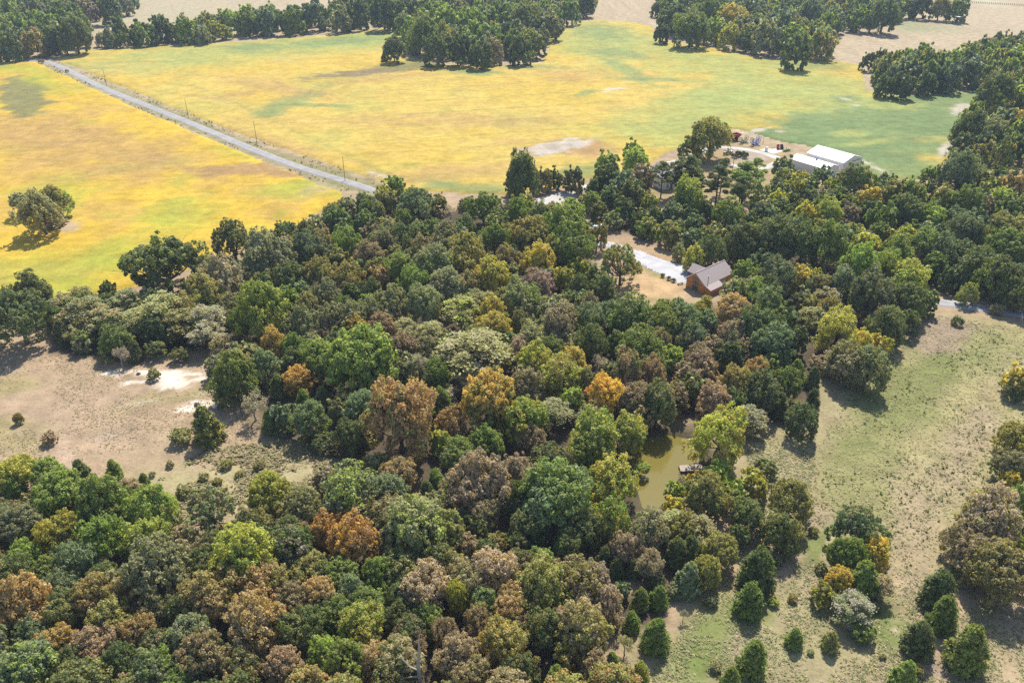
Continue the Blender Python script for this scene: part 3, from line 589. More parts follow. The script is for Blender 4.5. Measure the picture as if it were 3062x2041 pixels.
# ------------------------------------------------------------------ trees: survey (region, crown centre and width in that region)
TREES = {
'Z': "1290 520 120 o g; 1372 536 46 o ol; 1330 560 60 a ol g; 1250 500 100 o gg g; 1215 530 90 o ol; 1310 595 60 r dg g; 1255 575 80 o g ol",
'Q': "1000 470 190 r dg; 1160 540 240 r dg bg; 1050 690 200 r dg ol; 1290 680 220 r dg; 1550 640 190 r yg lg; 1620 760 200 r dg; 1780 720 210 r bg gg; 1420 480 200 r dg ol; 1960 740 200 r dg bg; 2090 690 150 r gg; 870 580 90 r yg ol; 1450 780 180 r dg g; 1900 560 170 t lg yg; 1270 560 180 r ol gb; 1690 320 210 p dg; 1850 350 170 p dg; 1985 340 190 p dg; 2090 460 180 p dg",
'A': """690 268 78 r gg; 765 235 90 t dg; 845 262 100 r dg; 950 205 140 r dg; 1110 195 150 r dg; 1190 215 110 r g; 1285 205 150 r g lg; 1400 235 115 r gg; 1490 205 110 r yg; 1560 215 90 r lg yg; 60 310 170 r dg; 215 280 160 r ol ob; 390 245 190 r dg; 510 230 210 r dg; 300 170 170 r g; 110 190 180 r g; 230 80 180 r gg; 430 100 170 r g; 60 70 160 r lg g; 600 70 150 r gb; 760 55 160 r dg; 860 40 110 r gg; 660 80 70 t yg; 1700 120 160 r lg; 1850 130 170 r bg; 2000 130 170 r g; 2150 90 170 r bg; 1600 140 140 r lg; 250 1470 20 s dg; 270 1440 330 o gg ol; 370 1380 200 r ol lg; 360 1530 170 s gb; 160 1390 200 a gg; 305 385 34 s lg; 285 425 40 s gb; 460 490 26 s gb""",
'B': """410 330 150 r dg; 345 400 60 c dg; 620 230 230 r g; 540 200 170 r g; 755 240 120 t yg lg; 700 330 180 r dg; 870 330 180 r dg; 1000 360 170 r dg; 1095 210 110 r ye; 1100 320 140 t gb ol; 1280 330 170 r dg; 1390 300 150 r dg; 1210 230 150 r bg; 780 150 200 r lg; 950 170 200 r g; 1150 110 200 r g; 1330 110 220 r g; 1480 150 190 r gg; 1620 70 150 r g; 1740 30 130 r dg; 150 80 180 r dg; 330 80 200 r dg; 40 120 150 r gg; 500 70 180 r dg; 2260 200 110 t dg; 2230 60 90 r dg; 1300 1190 210 t dg; 1240 1260 130 r dg; 1440 1200 140 t ol gb; 1510 1190 130 t dg; 1650 1190 150 t dg gb; 1250 1320 110 r ol; 1880 1110 170 r g lg; 2060 1030 140 r g; 2080 1110 190 r lg; 1900 1230 210 r dg; 1990 1270 190 r bg; 2120 1220 170 r gb; 2050 1330 180 r dg ol; 340 1330 150 r yg; 540 1390 260 o bg; 420 1290 150 r g; 800 1450 200 b gy; 720 1400 130 r ol; 1030 1420 240 o g; 1310 1450 260 o g; 1600 1480 260 o g lg; 1450 1500 200 o g; 1650 1440 160 r lg; 1290 1500 180 o ol""",
'C': """150 180 220 r g; 420 130 190 r ye yg; 400 230 140 r yg; 530 250 150 r dg; 650 230 190 r gg; 820 250 190 r g; 1010 280 170 r g ob; 850 330 190 r dg; 720 150 180 r bg; 950 90 200 r bg; 1100 130 140 r bg; 1270 110 160 r g; 1430 90 200 r dg; 60 120 160 r dg; 270 90 200 r g; 560 60 160 r bg; 1570 40 130 r dg; 1680 30 140 r dg; 1800 50 120 r ol; 1920 50 130 r g; 1330 380 100 t dg; 1410 350 90 t dg; 1410 450 130 r gg; 1480 380 110 t ol gg; 1590 460 200 r bg wl; 1690 360 140 r g bg; 1590 380 110 r lg; 1760 500 130 r ol yg; 1900 380 150 r lg; 1850 500 170 r bg; 1980 460 190 r bg; 2010 360 150 r gg ob; 2150 380 180 r g; 2250 400 190 r g lg; 2200 280 130 r bg; 2330 260 110 r bg; 2120 330 140 r gb; 1420 560 130 r dg; 1560 560 150 r dg; 1700 540 140 r dg; 2170 610 230 r dg g; 2200 700 150 r ol g; 2310 620 170 r dg; 2090 670 120 r dg; 2330 780 110 r ye; 2010 850 230 r dg; 2140 880 210 r dg gg; 2280 950 200 r dg g; 2100 1000 140 r ol; 1950 960 150 r dg; 1930 1130 260 r bg; 2110 1230 200 r ol lg; 2270 1230 190 r ob ol; 1730 1160 120 r g; 280 900 250 r ol g; 140 970 150 r ol g; 510 1170 260 p g; 590 1130 150 p g; 360 1120 140 p dg; 330 1180 160 p dg; 480 1260 170 p dg; 150 1110 170 p dg; 80 1120 150 p dg; 765 1100 150 r bg dg; 1010 1165 130 r bg dg; 880 1190 110 r yg ye; 760 1190 150 r wl lg; 830 1240 150 r yg ol; 1090 1230 160 r yg lg; 1250 1190 220 r g ol; 130 1290 180 t lg yg; 620 1290 140 r wl lg; 730 1240 110 r bg; 720 1330 150 r yg; 940 1290 130 r bg; 1030 1310 140 r gg gb; 1340 1310 150 r ye oc; 1490 1280 170 r ol g; 1600 1280 190 r g ol; 1820 1320 190 r ol g; 1990 1330 220 r g; 1060 1400 200 r lg yg; 900 1420 170 r yg ye; 1200 1400 130 r gb; 1400 1440 200 r g; 1560 1390 210 r dg g; 1750 1440 180 r lg g; 1900 1440 190 r bg; 390 1400 200 r g; 640 1400 190 r bg gg; 2070 1360 150 r gb pk; 2200 1330 170 r lg ol; 2310 1360 140 r g; 250 1380 110 r dg; 60 1370 150 r dg; 540 1460 150 r dg""",
'D': """110 580 430 o dg bg; 430 510 200 l wl ol; 600 560 280 l wl ol; 540 450 160 l ol; 1120 220 580 o dg g; 1510 320 340 o gb; 740 420 120 r dg; 870 500 240 l wl; 1100 560 340 l wl ol; 1420 610 270 l wl gy; 1400 440 260 r ol yg; 720 620 260 l wl; 640 690 160 c dg; 420 730 150 c dg; 500 720 130 l wl; 735 780 150 c g; 820 860 190 b gy; 920 860 140 c dg; 1075 840 150 s dg ol; 1240 880 130 s ol dg; 1810 540 370 r g yg; 1980 500 200 r g; 2090 640 270 o gg; 2260 600 220 o gg; 1870 780 200 r oc ol; 1620 1000 330 r g dg; 1830 930 220 r bg gg; 2055 1040 195 r orr oc; 1740 1190 280 b gy; 1920 1100 150 c dg g; 1960 1290 200 r bg; 2120 1310 240 r bg g; 1860 1340 150 c g; 2090 1190 140 c g; 2230 1180 150 c dg; 2210 900 270 r g; 2240 1480 170 s dg; 1430 1370 250 c dg yg; 1060 1010 100 s ol; 1240 1440 150 s ol wl; 120 1310 70 r ol; 1850 150 350 o gg; 2130 130 280 o bg; 1600 70 320 o dg; 2200 290 250 o ol; 2000 330 250 o dg; 1750 260 250 o gg; 2250 440 220 o gg; 340 1450 110 s br; 240 560 170 r ol wl; 1420 720 230 l gy wl; 950 640 260 l wl; 1230 650 260 l ol wl; 200 430 260 r dg; 1280 560 220 r ol; 800 700 180 r dg; 1080 700 200 r dg""",
'E': """80 330 240 o ol; 250 190 200 r br pk; 320 350 170 r ob br; 450 280 230 r g; 680 260 290 r gg g; 130 600 230 o gg; 390 500 270 o gg; 610 520 260 r gg; 870 560 270 l ol yg; 590 140 230 o br ol; 900 180 340 o ol; 1090 330 250 r yg oc; 1420 210 250 r ye yg; 1650 130 340 a g dg; 1980 230 320 a ol g; 1850 420 210 r dg; 1590 350 150 r yg; 1690 290 150 r yg g; 1410 390 220 r mv; 1280 490 280 r gg g; 1100 580 220 r oc ol; 1090 690 240 r oc yg; 490 680 180 l wl; 650 700 190 l wl; 150 680 170 r oc ob; 320 690 210 r br; 480 830 220 r br mv; 170 900 440 r g lg; 590 930 260 b gy; 950 840 500 l gg ol; 1140 880 240 l wl yg; 1400 690 180 r gg; 1560 660 260 r gb; 1760 640 260 r bg g; 1800 780 240 r dg; 2050 600 300 r g dg; 2100 810 280 r g; 2240 650 260 r g bg; 2270 880 170 r lg; 1380 910 250 r yg; 1640 910 220 r oc ol; 1550 1020 290 r yg ol; 1820 930 190 b gy; 1860 1150 260 r ye orr; 1640 1190 190 r lg g; 1790 1400 350 r lg g; 2030 1400 260 r g yg; 450 1290 490 r ob ol; 200 1240 280 r bg; 540 1130 160 c dg; 740 1210 200 c dg g; 840 1120 220 b gy; 1080 1180 400 r oc ol; 1310 1320 310 r g yg; 1130 1330 180 r g yg; 800 1330 210 r ob br; 720 1450 160 r yg g; 1350 1440 220 r br; 1520 1250 240 l wl; 2030 1000 240 t br dg; 2180 1030 210 t br; 2070 1180 260 r br gb; 2230 1200 230 t dg br; 2120 1290 200 r br dg; 100 1430 220 r dg; 1260 850 200 r gb br; 1000 1020 260 l gy wl; 330 90 230 o gg; 450 60 240 o dg; 100 90 240 o g; 760 60 240 o gg; 1100 60 260 o g; 1380 60 260 o ol; 250 560 200 o gg; 1200 200 200 o br ol; 720 1010 220 r g dg; 1950 800 180 r dg; 1900 600 220 r bg; 1480 560 200 r gg; 1780 1530 260 r g; 560 380 220 r g; 760 400 250 r gg; 930 380 200 o ol br; 480 960 180 r gg; 350 1010 200 r dg""",
'F': """60 150 100 r gg lg; 180 195 150 r yg lg; 510 300 170 r g; 590 320 110 r lg; 440 430 190 r gg g; 185 560 150 r yg ol; 240 500 100 r yg ol; 720 310 230 r bg dg; 860 330 170 r oc yg; 970 340 150 r yg lg; 820 520 120 c dg; 650 500 240 r bg g; 430 550 220 r ob pk; 80 590 220 r bg g; 240 620 170 r bg; 1050 450 180 l wl ol; 1160 360 210 r bg; 1340 420 300 r dg bg; 1260 230 250 r lg g; 1430 240 210 r lg; 1600 320 240 r lg yg; 1590 480 230 r dg g; 960 580 190 l ol wl; 1130 660 260 r yg wl; 1260 770 220 r ye yg; 1400 780 170 r yg oc; 1200 880 280 r gb ol; 1080 820 230 b gy; 1330 920 270 r gg ol; 560 660 260 r dg bg; 690 760 260 r bg; 830 730 190 r dg; 40 850 150 r lg; 190 870 200 r gb g; 300 800 170 r gb br; 310 1120 220 r pk br; 60 1120 190 r br; 440 1010 210 r ol ob; 570 960 200 r ob ol; 620 1070 260 r dg; 850 960 150 c g; 950 1000 140 c dg; 740 1180 150 c dg; 820 1180 140 r wl gg; 960 1130 120 c dg; 905 1270 220 r dg bg; 530 1250 230 l gg wl; 330 1360 370 r yg oc; 1985 430 130 r lg wl; 2170 545 90 s wl; 1910 620 80 s dg; 2310 1000 190 r ol ye; 2290 1110 120 s dg; 2310 1390 220 r ol yg; 700 60 300 r dg; 900 90 240 r dg; 1080 90 270 r g; 1300 110 190 r yg; 1560 90 190 r yg g; 1830 150 240 r bg gg; 2060 250 260 r dg; 1770 250 180 r g; 1620 210 120 r pk gb; 2250 130 250 r g; 2200 330 260 r dg g; 1950 180 220 r dg; 1500 150 220 r g; 500 90 240 r dg; 1450 640 240 r dg; 1590 620 160 r dg ol; 1700 480 160 r g; 760 620 180 r dg; 900 480 180 r ol gg; 560 430 200 r g; 170 720 200 r bg gb; 420 700 200 r gb bg; 130 980 180 r gb br; 260 970 180 r br; 400 850 190 r dg; 1700 120 220 r g ol; 2330 440 200 r dg; 300 150 200 r dg; 2240 30 240 r ol g; 1980 30 230 r bg; 420 1150 180 r dg; 1080 960 120 s gg; 1000 900 140 s gb""",
'G': """130 130 270 r yg lg; 330 130 230 r g lg; 560 120 160 c dg; 780 110 140 c g; 990 170 90 c g; 110 250 200 c g; 420 270 330 r g; 700 300 360 r g; 1030 350 330 r lg g; 1450 370 370 a gg bg; 1850 260 300 r yg ol; 2080 330 260 r gg; 2250 170 190 r gb gg; 150 480 290 r gg; 400 520 280 r yg g; 700 570 340 r g; 1010 570 300 r lg g; 560 730 290 r bg; 180 680 220 r g lg; 50 740 150 r bg lg; 1050 740 520 o gg; 1660 680 440 r yg lg; 2010 620 300 r dg gb; 2240 490 250 r orr ob; 130 1000 420 r ob orr; 670 960 320 r ol ob; 420 900 260 r bg dg; 1450 950 380 r ob ol; 1800 880 340 r ol ob; 1790 1130 420 r ob pk; 2200 960 260 r ob br; 380 1290 260 r ob oc; 640 1300 300 r br; 180 1460 370 r bg lg; 950 1220 230 r ob br; 770 1130 300 r ol dg; 1050 1470 310 r bg g; 1400 1390 360 r br dg; 2240 1350 250 r lg g; 1650 1440 300 r br dg; 1950 1450 300 r br; 1250 1060 250 r dg; 1060 1050 250 r dg br; 820 1420 280 r dg; 480 1450 260 r dg; 1260 250 120 s ol wl; 1560 60 80 s ol; 1780 70 90 s ol wl; 1400 150 80 s wl ol; 1170 60 60 s wl br; 1050 130 50 s wl; 1500 180 70 s ol; 1650 130 60 s wl ol""",
'H': """100 250 380 r bg lg; 380 260 260 r bg; 110 560 340 r orr ob; 560 480 430 r gg lg; 760 510 310 r ol; 560 640 210 r oc ol; 640 880 350 r pk; 310 790 230 r g; 850 960 150 t yg; 110 910 230 r bg; 180 1160 320 r yg lg; 250 1400 260 r ob pk; 1130 800 310 r pk ob; 1450 860 390 r ol g; 1720 880 350 r gb ol; 1870 1000 260 r gb ol; 1160 1290 310 r ol oc; 850 1340 300 r br pk; 1450 1200 310 r dg ol; 1700 1190 400 r ol gb; 2010 1290 210 b wl; 1920 1440 160 c g; 2050 1150 150 c g; 2210 1240 240 c g; 2110 1500 170 c g yg; 1530 1510 160 c g; 60 1420 340 r g lg; 1000 130 470 o gb pk; 1280 100 260 o gb; 1520 250 480 r bg g; 1920 150 330 r yg g; 1930 430 290 r g yg; 2130 90 110 s lg; 2180 500 290 r gg bg; 2010 640 230 r gb br; 700 190 170 c g; 640 250 150 c dg; 430 130 250 r br ob; 2110 1000 160 c g; 2240 980 160 c g; 1990 900 120 r bg; 1350 480 260 r dg; 1700 480 260 r dg; 1050 380 220 r gb ol; 1230 560 120 c dg; 1000 620 110 c dg; 1560 680 120 c dg; 1860 700 140 c dg; 2060 780 130 c dg; 1600 600 200 r dg; 1230 1010 260 r ob ol; 980 1130 230 r br; 1280 1480 250 r dg ol; 950 1500 260 r br ol; 760 1230 200 r br; 420 1120 200 r dg; 2180 740 200 r gb; 450 980 220 r dg; 1950 780 140 c dg; 2220 880 140 s dg; 1780 1450 200 r gb ol""",
'I': """130 830 220 c gg bg; 60 640 200 c dg; 590 770 290 c dg g; 530 960 230 c g; 555 1340 250 c g; 835 1210 140 c g; 1075 1230 140 c ol g; 1285 1165 160 s g; 410 1480 160 c g; 1270 450 350 o bg gg; 1340 620 230 r ye yg; 1190 650 260 r g dg; 1300 830 250 c g; 1140 820 190 r ye yg; 1030 900 170 r yg ol; 1220 990 250 l gg gy; 1410 850 150 l wl gy; 820 280 290 r ol; 740 500 260 r dg ol; 640 90 160 s gg g; 570 180 200 r yg ol; 330 110 200 r lg; 190 150 130 r ye oc; 420 240 170 r lg; 250 230 280 r ol dg; 530 390 220 r dg; 50 230 130 r lg g; 40 330 150 r ye yg; 60 440 220 l wl; 190 470 250 l wl ol; 340 620 210 r ol yg; 2130 400 420 r gb ol; 2270 160 130 r ye yg; 2310 300 210 r g; 2260 60 210 r br dg; 2290 560 130 r lg yg; 1970 590 280 r gb ol; 2200 760 390 r ol br; 1800 900 260 c dg; 1830 1060 240 c g; 1670 1220 240 c dg; 1980 1280 330 c g; 1560 1460 200 c g; 120 480 200 r ol; 2340 480 160 r g; 1960 730 160 r gb dg; 480 500 150 r dg; 150 630 180 c dg; 250 760 170 r ol yg; 30 900 120 s gg; 100 1040 90 b gy; 280 960 100 s gg; 690 960 80 s lg; 700 690 100 s gg; 960 500 70 s ol; 1010 740 90 s wl; 820 950 70 s ol; 1380 1000 90 s gg; 1640 1420 110 s ol; 310 1390 90 s wl; 940 1300 50 s wl; 1420 1330 50 s wl""",
}
# labels for the trees that stand out; everything else is labelled by colour, kind and neighbourhood below
SPECIAL = {
('A', 270, 1440): 'broad grey-green tree standing alone in the yellow field', ('A', 370, 1380): 'olive young tree growing against the lone tree in the yellow field',
('A', 690, 268): 'small round tree at the end of the far hedgerow', ('B', 410, 330): 'round dark tree in front of the far grove, beside a small cone',
('B', 345, 400): 'small dark conical evergreen beside the round tree before the far grove', ('B', 755, 240): 'slim pale yellow-green tree at the front of the far grove',
('B', 1095, 210): 'golden yellow treetop in the middle of the far grove', ('C', 420, 130): 'golden tree rising from the wood behind the green field',
('C', 1800, 50): 'olive tree with a bare stem standing on the far hay field', ('C', 280, 900): 'large round olive tree at the edge of the farm machinery yard',
('D', 110, 580): 'huge dark oak at the edge of the dry clearing and yellow field', ('D', 1120, 220): 'huge dark green oak with knobbly crown against the yellow field',
('D', 1510, 320): 'grey-brown domed oak beside the huge dark green oak', ('D', 1810, 540): 'large green tree with yellow-green top above the dry clearing',
('D', 2055, 1040): 'small rounded orange tree at the edge of the dry clearing', ('D', 1430, 1370): 'lone cone-shaped cedar standing on the dry clearing',
('D', 1060, 1010): 'low olive bush on the white sand of the dry clearing', ('D', 120, 1310): 'thin sapling on the dry clearing near the left edge',
('D', 1240, 1440): 'straw-coloured bush beside the lone cone-shaped cedar', ('D', 340, 1450): 'dry brown bush on the dry clearing near the left edge',
('E', 1420, 210): 'bright yellow tree near the driveway oaks', ('E', 1650, 130): 'large open-branched dark oak beside the cabin driveway', ('E', 1980, 230): 'airy olive oak with bare limbs leaning over the cabin yard',
('E', 1410, 390): 'dull mauve leafless-looking tree below the bright yellow tree', ('E', 170, 900): 'very large bright green tree left of the feathery locust',
('E', 950, 840): 'very large feathery pale grey-green locust in the middle of the wood', ('E', 1860, 1150): 'brilliant orange-yellow tree above the pond',
('E', 1820, 930): 'white leafless dead tree above the brilliant orange-yellow tree', ('E', 450, 1290): 'very large orange-brown domed tree left of centre',
('E', 1080, 1180): 'large ochre-brown tree below the feathery locust', ('F', 185, 560): 'yellow-green bush directly in front of the cabin gable', ('F', 240, 500): 'olive-yellow treetop touching the cabin gable',
('F', 60, 150): 'small grey-green yard tree between the gravel drive and the wood', ('F', 180, 195): 'small yellow-green yard tree behind the cabin porch',
('F', 905, 1270): 'dark slender tree standing in the grass right of the cedars', ('F', 330, 1360): 'yellowing cottonwood-shaped tree beside the pond dock',
('F', 1985, 430): 'light green lone tree beside the gravel lane', ('F', 2170, 545): 'pale straw shrub beside the gravel lane',
('H', 1000, 130): 'very large grey-brown domed oak left of the pond', ('H', 640, 880): 'pale pinkish-brown tree in the front wood', ('H', 1130, 800): 'tall pinkish orange-brown tree at the edge of the front wood',
('G', 130, 1000): 'large orange-brown tree at the left border of the picture', ('G', 1790, 1130): 'large orange-brown tree in the middle of the front wood', ('G', 2240, 490): 'orange treetop at the upper edge of the front wood',
('G', 990, 170): 'small dark cedar alone at the lower edge of the dry clearing', ('G', 1660, 680): 'bright yellow-green tree in the front wood', ('G', 1050, 740): 'broad grey-green oak in the front wood',
('H', 2130, 90): 'light green bush overhanging the pond water', ('H', 2010, 1290): 'pale nearly bare tree among the cedars in front',
('I', 1270, 450): 'dark blue-green tree standing on the pasture', ('I', 1340, 620): 'yellow tree touching the dark blue-green pasture tree', ('I', 1140, 820): 'yellow-leaved tree left of the cedar in the pasture clump',
('I', 1220, 990): 'silver-grey leaning feathery tree at the foot of the pasture clump', ('I', 1285, 1165): 'round bright green bush below the pasture clump', ('I', 1300, 830): 'dark cedar inside the pasture clump',
('I', 835, 1210): 'left of two small cedars on the rough grass', ('I', 1075, 1230): 'right of two small cedars on the rough grass', ('I', 555, 1340): 'tall oval cedar at the bottom edge on the rough grass',
('I', 640, 90): 'round grey-green bush in the grass right of the pond', ('I', 1980, 1280): 'largest spreading cedar in the lower right corner', ('I', 2130, 400): 'huge grey-brown tree at the right border of the pasture',
('I', 410, 1480): 'cedar top cut by the bottom edge, left of the tall oval cedar', ('I', 1560, 1460): 'bright green cedar cut by the bottom edge in the lower right',
}
LIM_H = dict(r=(7, 28), o=(10, 19), t=(9, 24), a=(10, 19), l=(6, 14), c=(1, 14), p=(9, 19), s=(.3, 5), b=(4, 12))
KIND = dict(r=('broadleaf_tree', 'tree'), o=('oak_tree', 'oak'), t=('broadleaf_tree', 'slim tree'), a=('oak_tree', 'open oak'), l=('locust_tree', 'feathery tree'), c=('cedar_tree', 'cedar'), p=('pine_tree', 'pine'), s=('shrub', 'bush'), b=('bare_tree', 'bare tree'))
placed = []   # x, y, w, h, kind, c1, c2, variant, label, screen x, screen y
SMALL_OK = {('A', 690), ('A', 270), ('A', 370), ('A', 350), ('A', 160), ('F', 60), ('F', 180), ('F', 1985), ('D', 120), ('F', 185), ('F', 240), ('I', 190), ('I', 570), ('I', 330), ('I', 420), ('I', 50), ('I', 40), ('D', 2055), ('I', 1340), ('I', 1140), ('I', 1030), ('I', 2270), ('I', 2290), ('B', 410), ('B', 345)}
def survey():
    for reg, txt in TREES.items():
        for e in txt.split(';'):
            q = e.split(); sx, sy, sw = (float(v) for v in q[:3]); k = q[3]; c1 = q[4]; c2 = q[5] if len(q) > 5 else c1
            px, py = rp(reg, sx, sy); wpx = sw * REG[reg][2]; vi = int(sx * 7 + sy * 13) % len(PROTO[k]); pr = PROTO[k][vi]
            zc = 7.0
            lo, hi = LIM_H[k]
            if (reg, int(sx)) in SMALL_OK: lo = 2.0
            for _ in range(5):
                p = at(px, py, zc); d = proj(p.x, p.y, zc)[2]; wm_ = wpx * d / FPX * (1.05 if k in 'rot' else 1.02)
                h = min(max(wm_ * pr['h'], lo), hi, wm_ * pr['h'] * 1.45); zc = h * pr['zc'] / pr['h']
            placed.append([p.x, p.y, wm_, h, k, c1, c2, vi, SPECIAL.get((reg, int(sx), int(sy))), px, py])
KEEP = [[(948, 1450), (972, 1450), (972, 1560), (948, 1560)], [(1420, 600), (1470, 575), (1560, 585), (1690, 595), (1690, 640), (1600, 665), (1560, 690), (1425, 695), (1410, 660)], [(1465, 1015), (1590, 1040), (1600, 1090), (1540, 1140), (1500, 1170), (1475, 1160)],
        [(1660, 290), (1790, 300), (1990, 340), (1985, 395), (1925, 410), (1830, 385), (1650, 370)], [(0, 850), (480, 850), (490, 900), (640, 1000), (760, 1060), (620, 1080), (420, 1140), (320, 1090), (150, 1070), (0, 1010)],
        [(2170, 690), (2400, 720), (2400, 900), (2050, 840)], [(1270, 425), (1340, 425), (1340, 455), (1260, 460)], [(860, 400), (1150, 400), (1150, 445), (900, 430)], [(0, 500), (480, 480), (480, 560), (270, 560), (270, 650), (0, 640)]]
def hides(x, y, wd, h):
    # does a crown of this size stand in front of open ground that the picture shows?
    pts = []
    for dz in (.35, .65, .98):
        for dx in ((-.42, 0, .42) if dz < .9 else (0,)):
            a, b, _ = proj(x + dx * wd, y, h * dz); pts.append((a / ZS, b / ZS))
    a = np.array(pts); return any(inpoly(a[:, 0], a[:, 1], k).any() for k in KEEP)
survey()
# trees of the closed wood between the surveyed ones
def fill(poly, n, wr, pal, seed, kinds=('r',), gap=.40, skip=()):
    rg = random.Random(seed); P = Zpoly(poly); xs = [p.x for p in P]; ys = [p.y for p in P]; out = 0
    for _ in range(n * 30):
        if out >= n: break
        x, y = rg.uniform(min(xs), max(xs)), rg.uniform(min(ys), max(ys)); wd = rg.uniform(*wr)
        ax, ay = np.array([x]), np.array([y])
        if not inpoly(ax, ay, P)[0] or sdist(ax, ay, POND)[0] > -4: continue
        if any(math.hypot(x - t[0], y - t[1]) < gap * (wd + t[2]) for t in placed): continue
        k = rg.choice(kinds); vi = rg.randrange(len(PROTO[k])); pr = PROTO[k][vi]; h = min(max(wd * pr['h'], LIM_H[k][0]), LIM_H[k][1])
        h *= .88
        if hides(x, y, wd, h): continue
        px, py, d = proj(x, y, h * .6)
        if px < -150 or px > 3210 or py < -40 or py > 2200: continue
        c1, c2 = rg.choice(pal); placed.append([x, y, wd, h, k, c1, c2, vi, None, px, py]); out += 1
PALM = [('gg', 'g'), ('dg', 'g'), ('ol', 'gg'), ('bg', 'g'), ('dg', 'ol'), ('gb', 'ol'), ('g', 'dg'), ('gg', 'wl')]
PALF = [('dg', 'ol'), ('br', 'dg'), ('ol', 'ob'), ('bg', 'g'), ('dg', 'br'), ('g', 'dg')]
fill(W10P, 150, (6, 10), PALF, 3, gap=.33)
fill(W9P, 150, (6, 10), PALM, 4, ('r', 'r', 'o'), gap=.35)
fill(STRIP, 30, (4, 7.5), PALF, 6, gap=.33); fill(EDGE, 30, (4, 7), PALM, 7, gap=.33)
fill(W8P, 130, (7, 11), [('dg', 'g'), ('bg', 'dg'), ('g', 'ol'), ('ol', 'g'), ('dg', 'bg'), ('gg', 'g')], 5)

# neighbourhood phrases for labels, by where the crown stands
def zone(px, py, x, y):
    zx, zy = px / ZS, py / ZS
    if zy < 185 and zx < 215: return 'in the far wood behind the road end'
    if zy < 130 and zx < 320: return 'in the far wood behind the hay field'
    if zy < 130 and zx < 480: return 'in the far hedgerow beyond the yellow field'
    if zy < 110 and zx < 925: return 'in the far tree belt beyond the yellow field'
    if zy < 165 and zx < 1380: return 'in the far grove inside the yellow field'
    if zy < 140 and zx < 1925: return 'in the wood behind the green field'
    if zy < 60: return 'beside the far hay field'
    if zy < 225 and zx > 1960: return 'in the copse right of the green field'
    if zy < 320 and zx > 2180: return 'in the clump ending the green field'
    if zy < 380 and zx > 2150: return 'in the dark corner wood beyond the barns'
    if zy < 470 and 1150 < zx < 1360: return 'in the tall row by the farm lane'
    if zy < 470 and zx < 1500 and zx > 1150: return 'beside the farm lane'
    if zy < 470 and 1500 <= zx < 1770: return 'around the white farmhouse'
    if zy < 480 and 1770 <= zx < 2000: return 'in front of the white barns'
    if zy < 480 and zx >= 2000: return 'in the wood right of the white barns'
    if zy < 620 and 1290 < zx < 1480 and zy < 540: return 'in the wood beside the pickup truck'
    if zy < 570 and 1480 <= zx < 1700: return 'in the wood behind the cabin'
    if zy < 600 and 1700 <= zx < 1950: return 'in the wood right behind the cabin'
    if zy < 690 and zx >= 1950: return 'in the wood above the gravel lane'
    if zx > 2150 and zy > 690: return 'at the right border of the pasture'
    if zy > 1000 and zx > 1950: return 'in the cedar group at the lower right' if zx > 2080 else 'in the clump on the pasture'
    if zx < 520 and 600 < zy < 860: return 'behind the dry clearing'
    if zy > 1060 and zx < 330: return 'in the front wood at the lower left'
    if zy > 1090 and zx < 700 and zy < 1330: return 'in the front wood below the dry clearing'
    if zy >= 1330 and zx < 700: return 'in the front wood along the bottom edge'
    if zx < 960 and zy > 1060: return 'in the front wood left of the snag'
    if zx < 1440 and zy > 1190: return 'in the front wood right of the snag'
    if zy > 1150: return 'among the cedars below the pond'
    if zx > 1400 and zy > 960: return 'beside the pond'
    if zx < 850 and zy > 780: return 'beside the dry clearing sand'
    if zy < 620 and zx < 900: return 'along the yellow field edge'
    if zy < 620 and zx < 1290: return 'in the back of the central wood'
    if zx < 900: return 'in the left part of the central wood'
    if zx < 1290 and zy < 800: return 'in the middle of the central wood'
    if zx < 1420 and zy < 960: return 'around the big feathery locust'
    if zx < 1460: return 'between the big feathery locust and the pond'
    if zx < 1620 and zy < 720: return 'beside the cabin yard'
    if zx < 1720 and zy < 800: return 'just below the cabin'
    if zx < 1720: return 'between the cabin and the pond'
    if zy < 800: return 'right of the cabin'
    return 'at the pasture edge below the cabin'
SIZEW = lambda w_: 'large ' if w_ > 12.5 else ('small ' if w_ < 6 else '')
bl_ = sorted((t for t in placed if KIND[t[4]][0] == 'broadleaf_tree'), key=lambda t: (t[8] not in SPECIAL.values(), -t[2] * t[3] / proj(t[0], t[1], 8)[2] ** 2))
MASS = bl_[300:]; mass_ids = {id(t) for t in MASS}; solo = [t for t in placed if id(t) not in mass_ids]
groups = {}
for t in solo:
    if t[8]: continue
    c = CW[t[5]] + (' and ' + CW[t[6]] if t[6] != t[5] else ''); z_ = zone(t[9], t[10], t[0], t[1])
    groups.setdefault((SIZEW(t[2]) + c + ' ' + KIND[t[4]][1], z_), []).append(t)
ORD = ['leftmost', 'second from left', 'third from left', 'fourth from left', 'fifth from left', 'sixth from left', 'seventh from left', 'eighth from left']
for (b, z_), L_ in groups.items():
    L_.sort(key=lambda t: t[9])
    for i, t in enumerate(L_):
        if len(L_) == 1: t[8] = b + ' ' + z_
        elif len(L_) == 2: t[8] = ('left' if i == 0 else 'right') + ' of two ' + b + 's ' + z_
        elif i == len(L_) - 1: t[8] = 'rightmost ' + b + ' ' + z_
        else: t[8] = b + ' ' + z_ + ', ' + ORD[min(i, 7)].replace(' from left', '')
for t in solo:
    if len(t[8].split()) > 16:
        s_ = t[8].replace(' and ' + CW[t[6]], '')
        t[8] = s_ if all(s_ != u[8] for u in solo) else s_.replace('in the ', 'in ', 1); print('LONG', t[8])
GROUPN = dict(broadleaf_tree='broadleaf trees of the woods', oak_tree='oaks of the woods', locust_tree='feathery locust trees', cedar_tree='cedars', pine_tree='pines around the farmhouse', shrub='bushes on open ground', bare_tree='bare trees')
rr_ = random.Random(11)
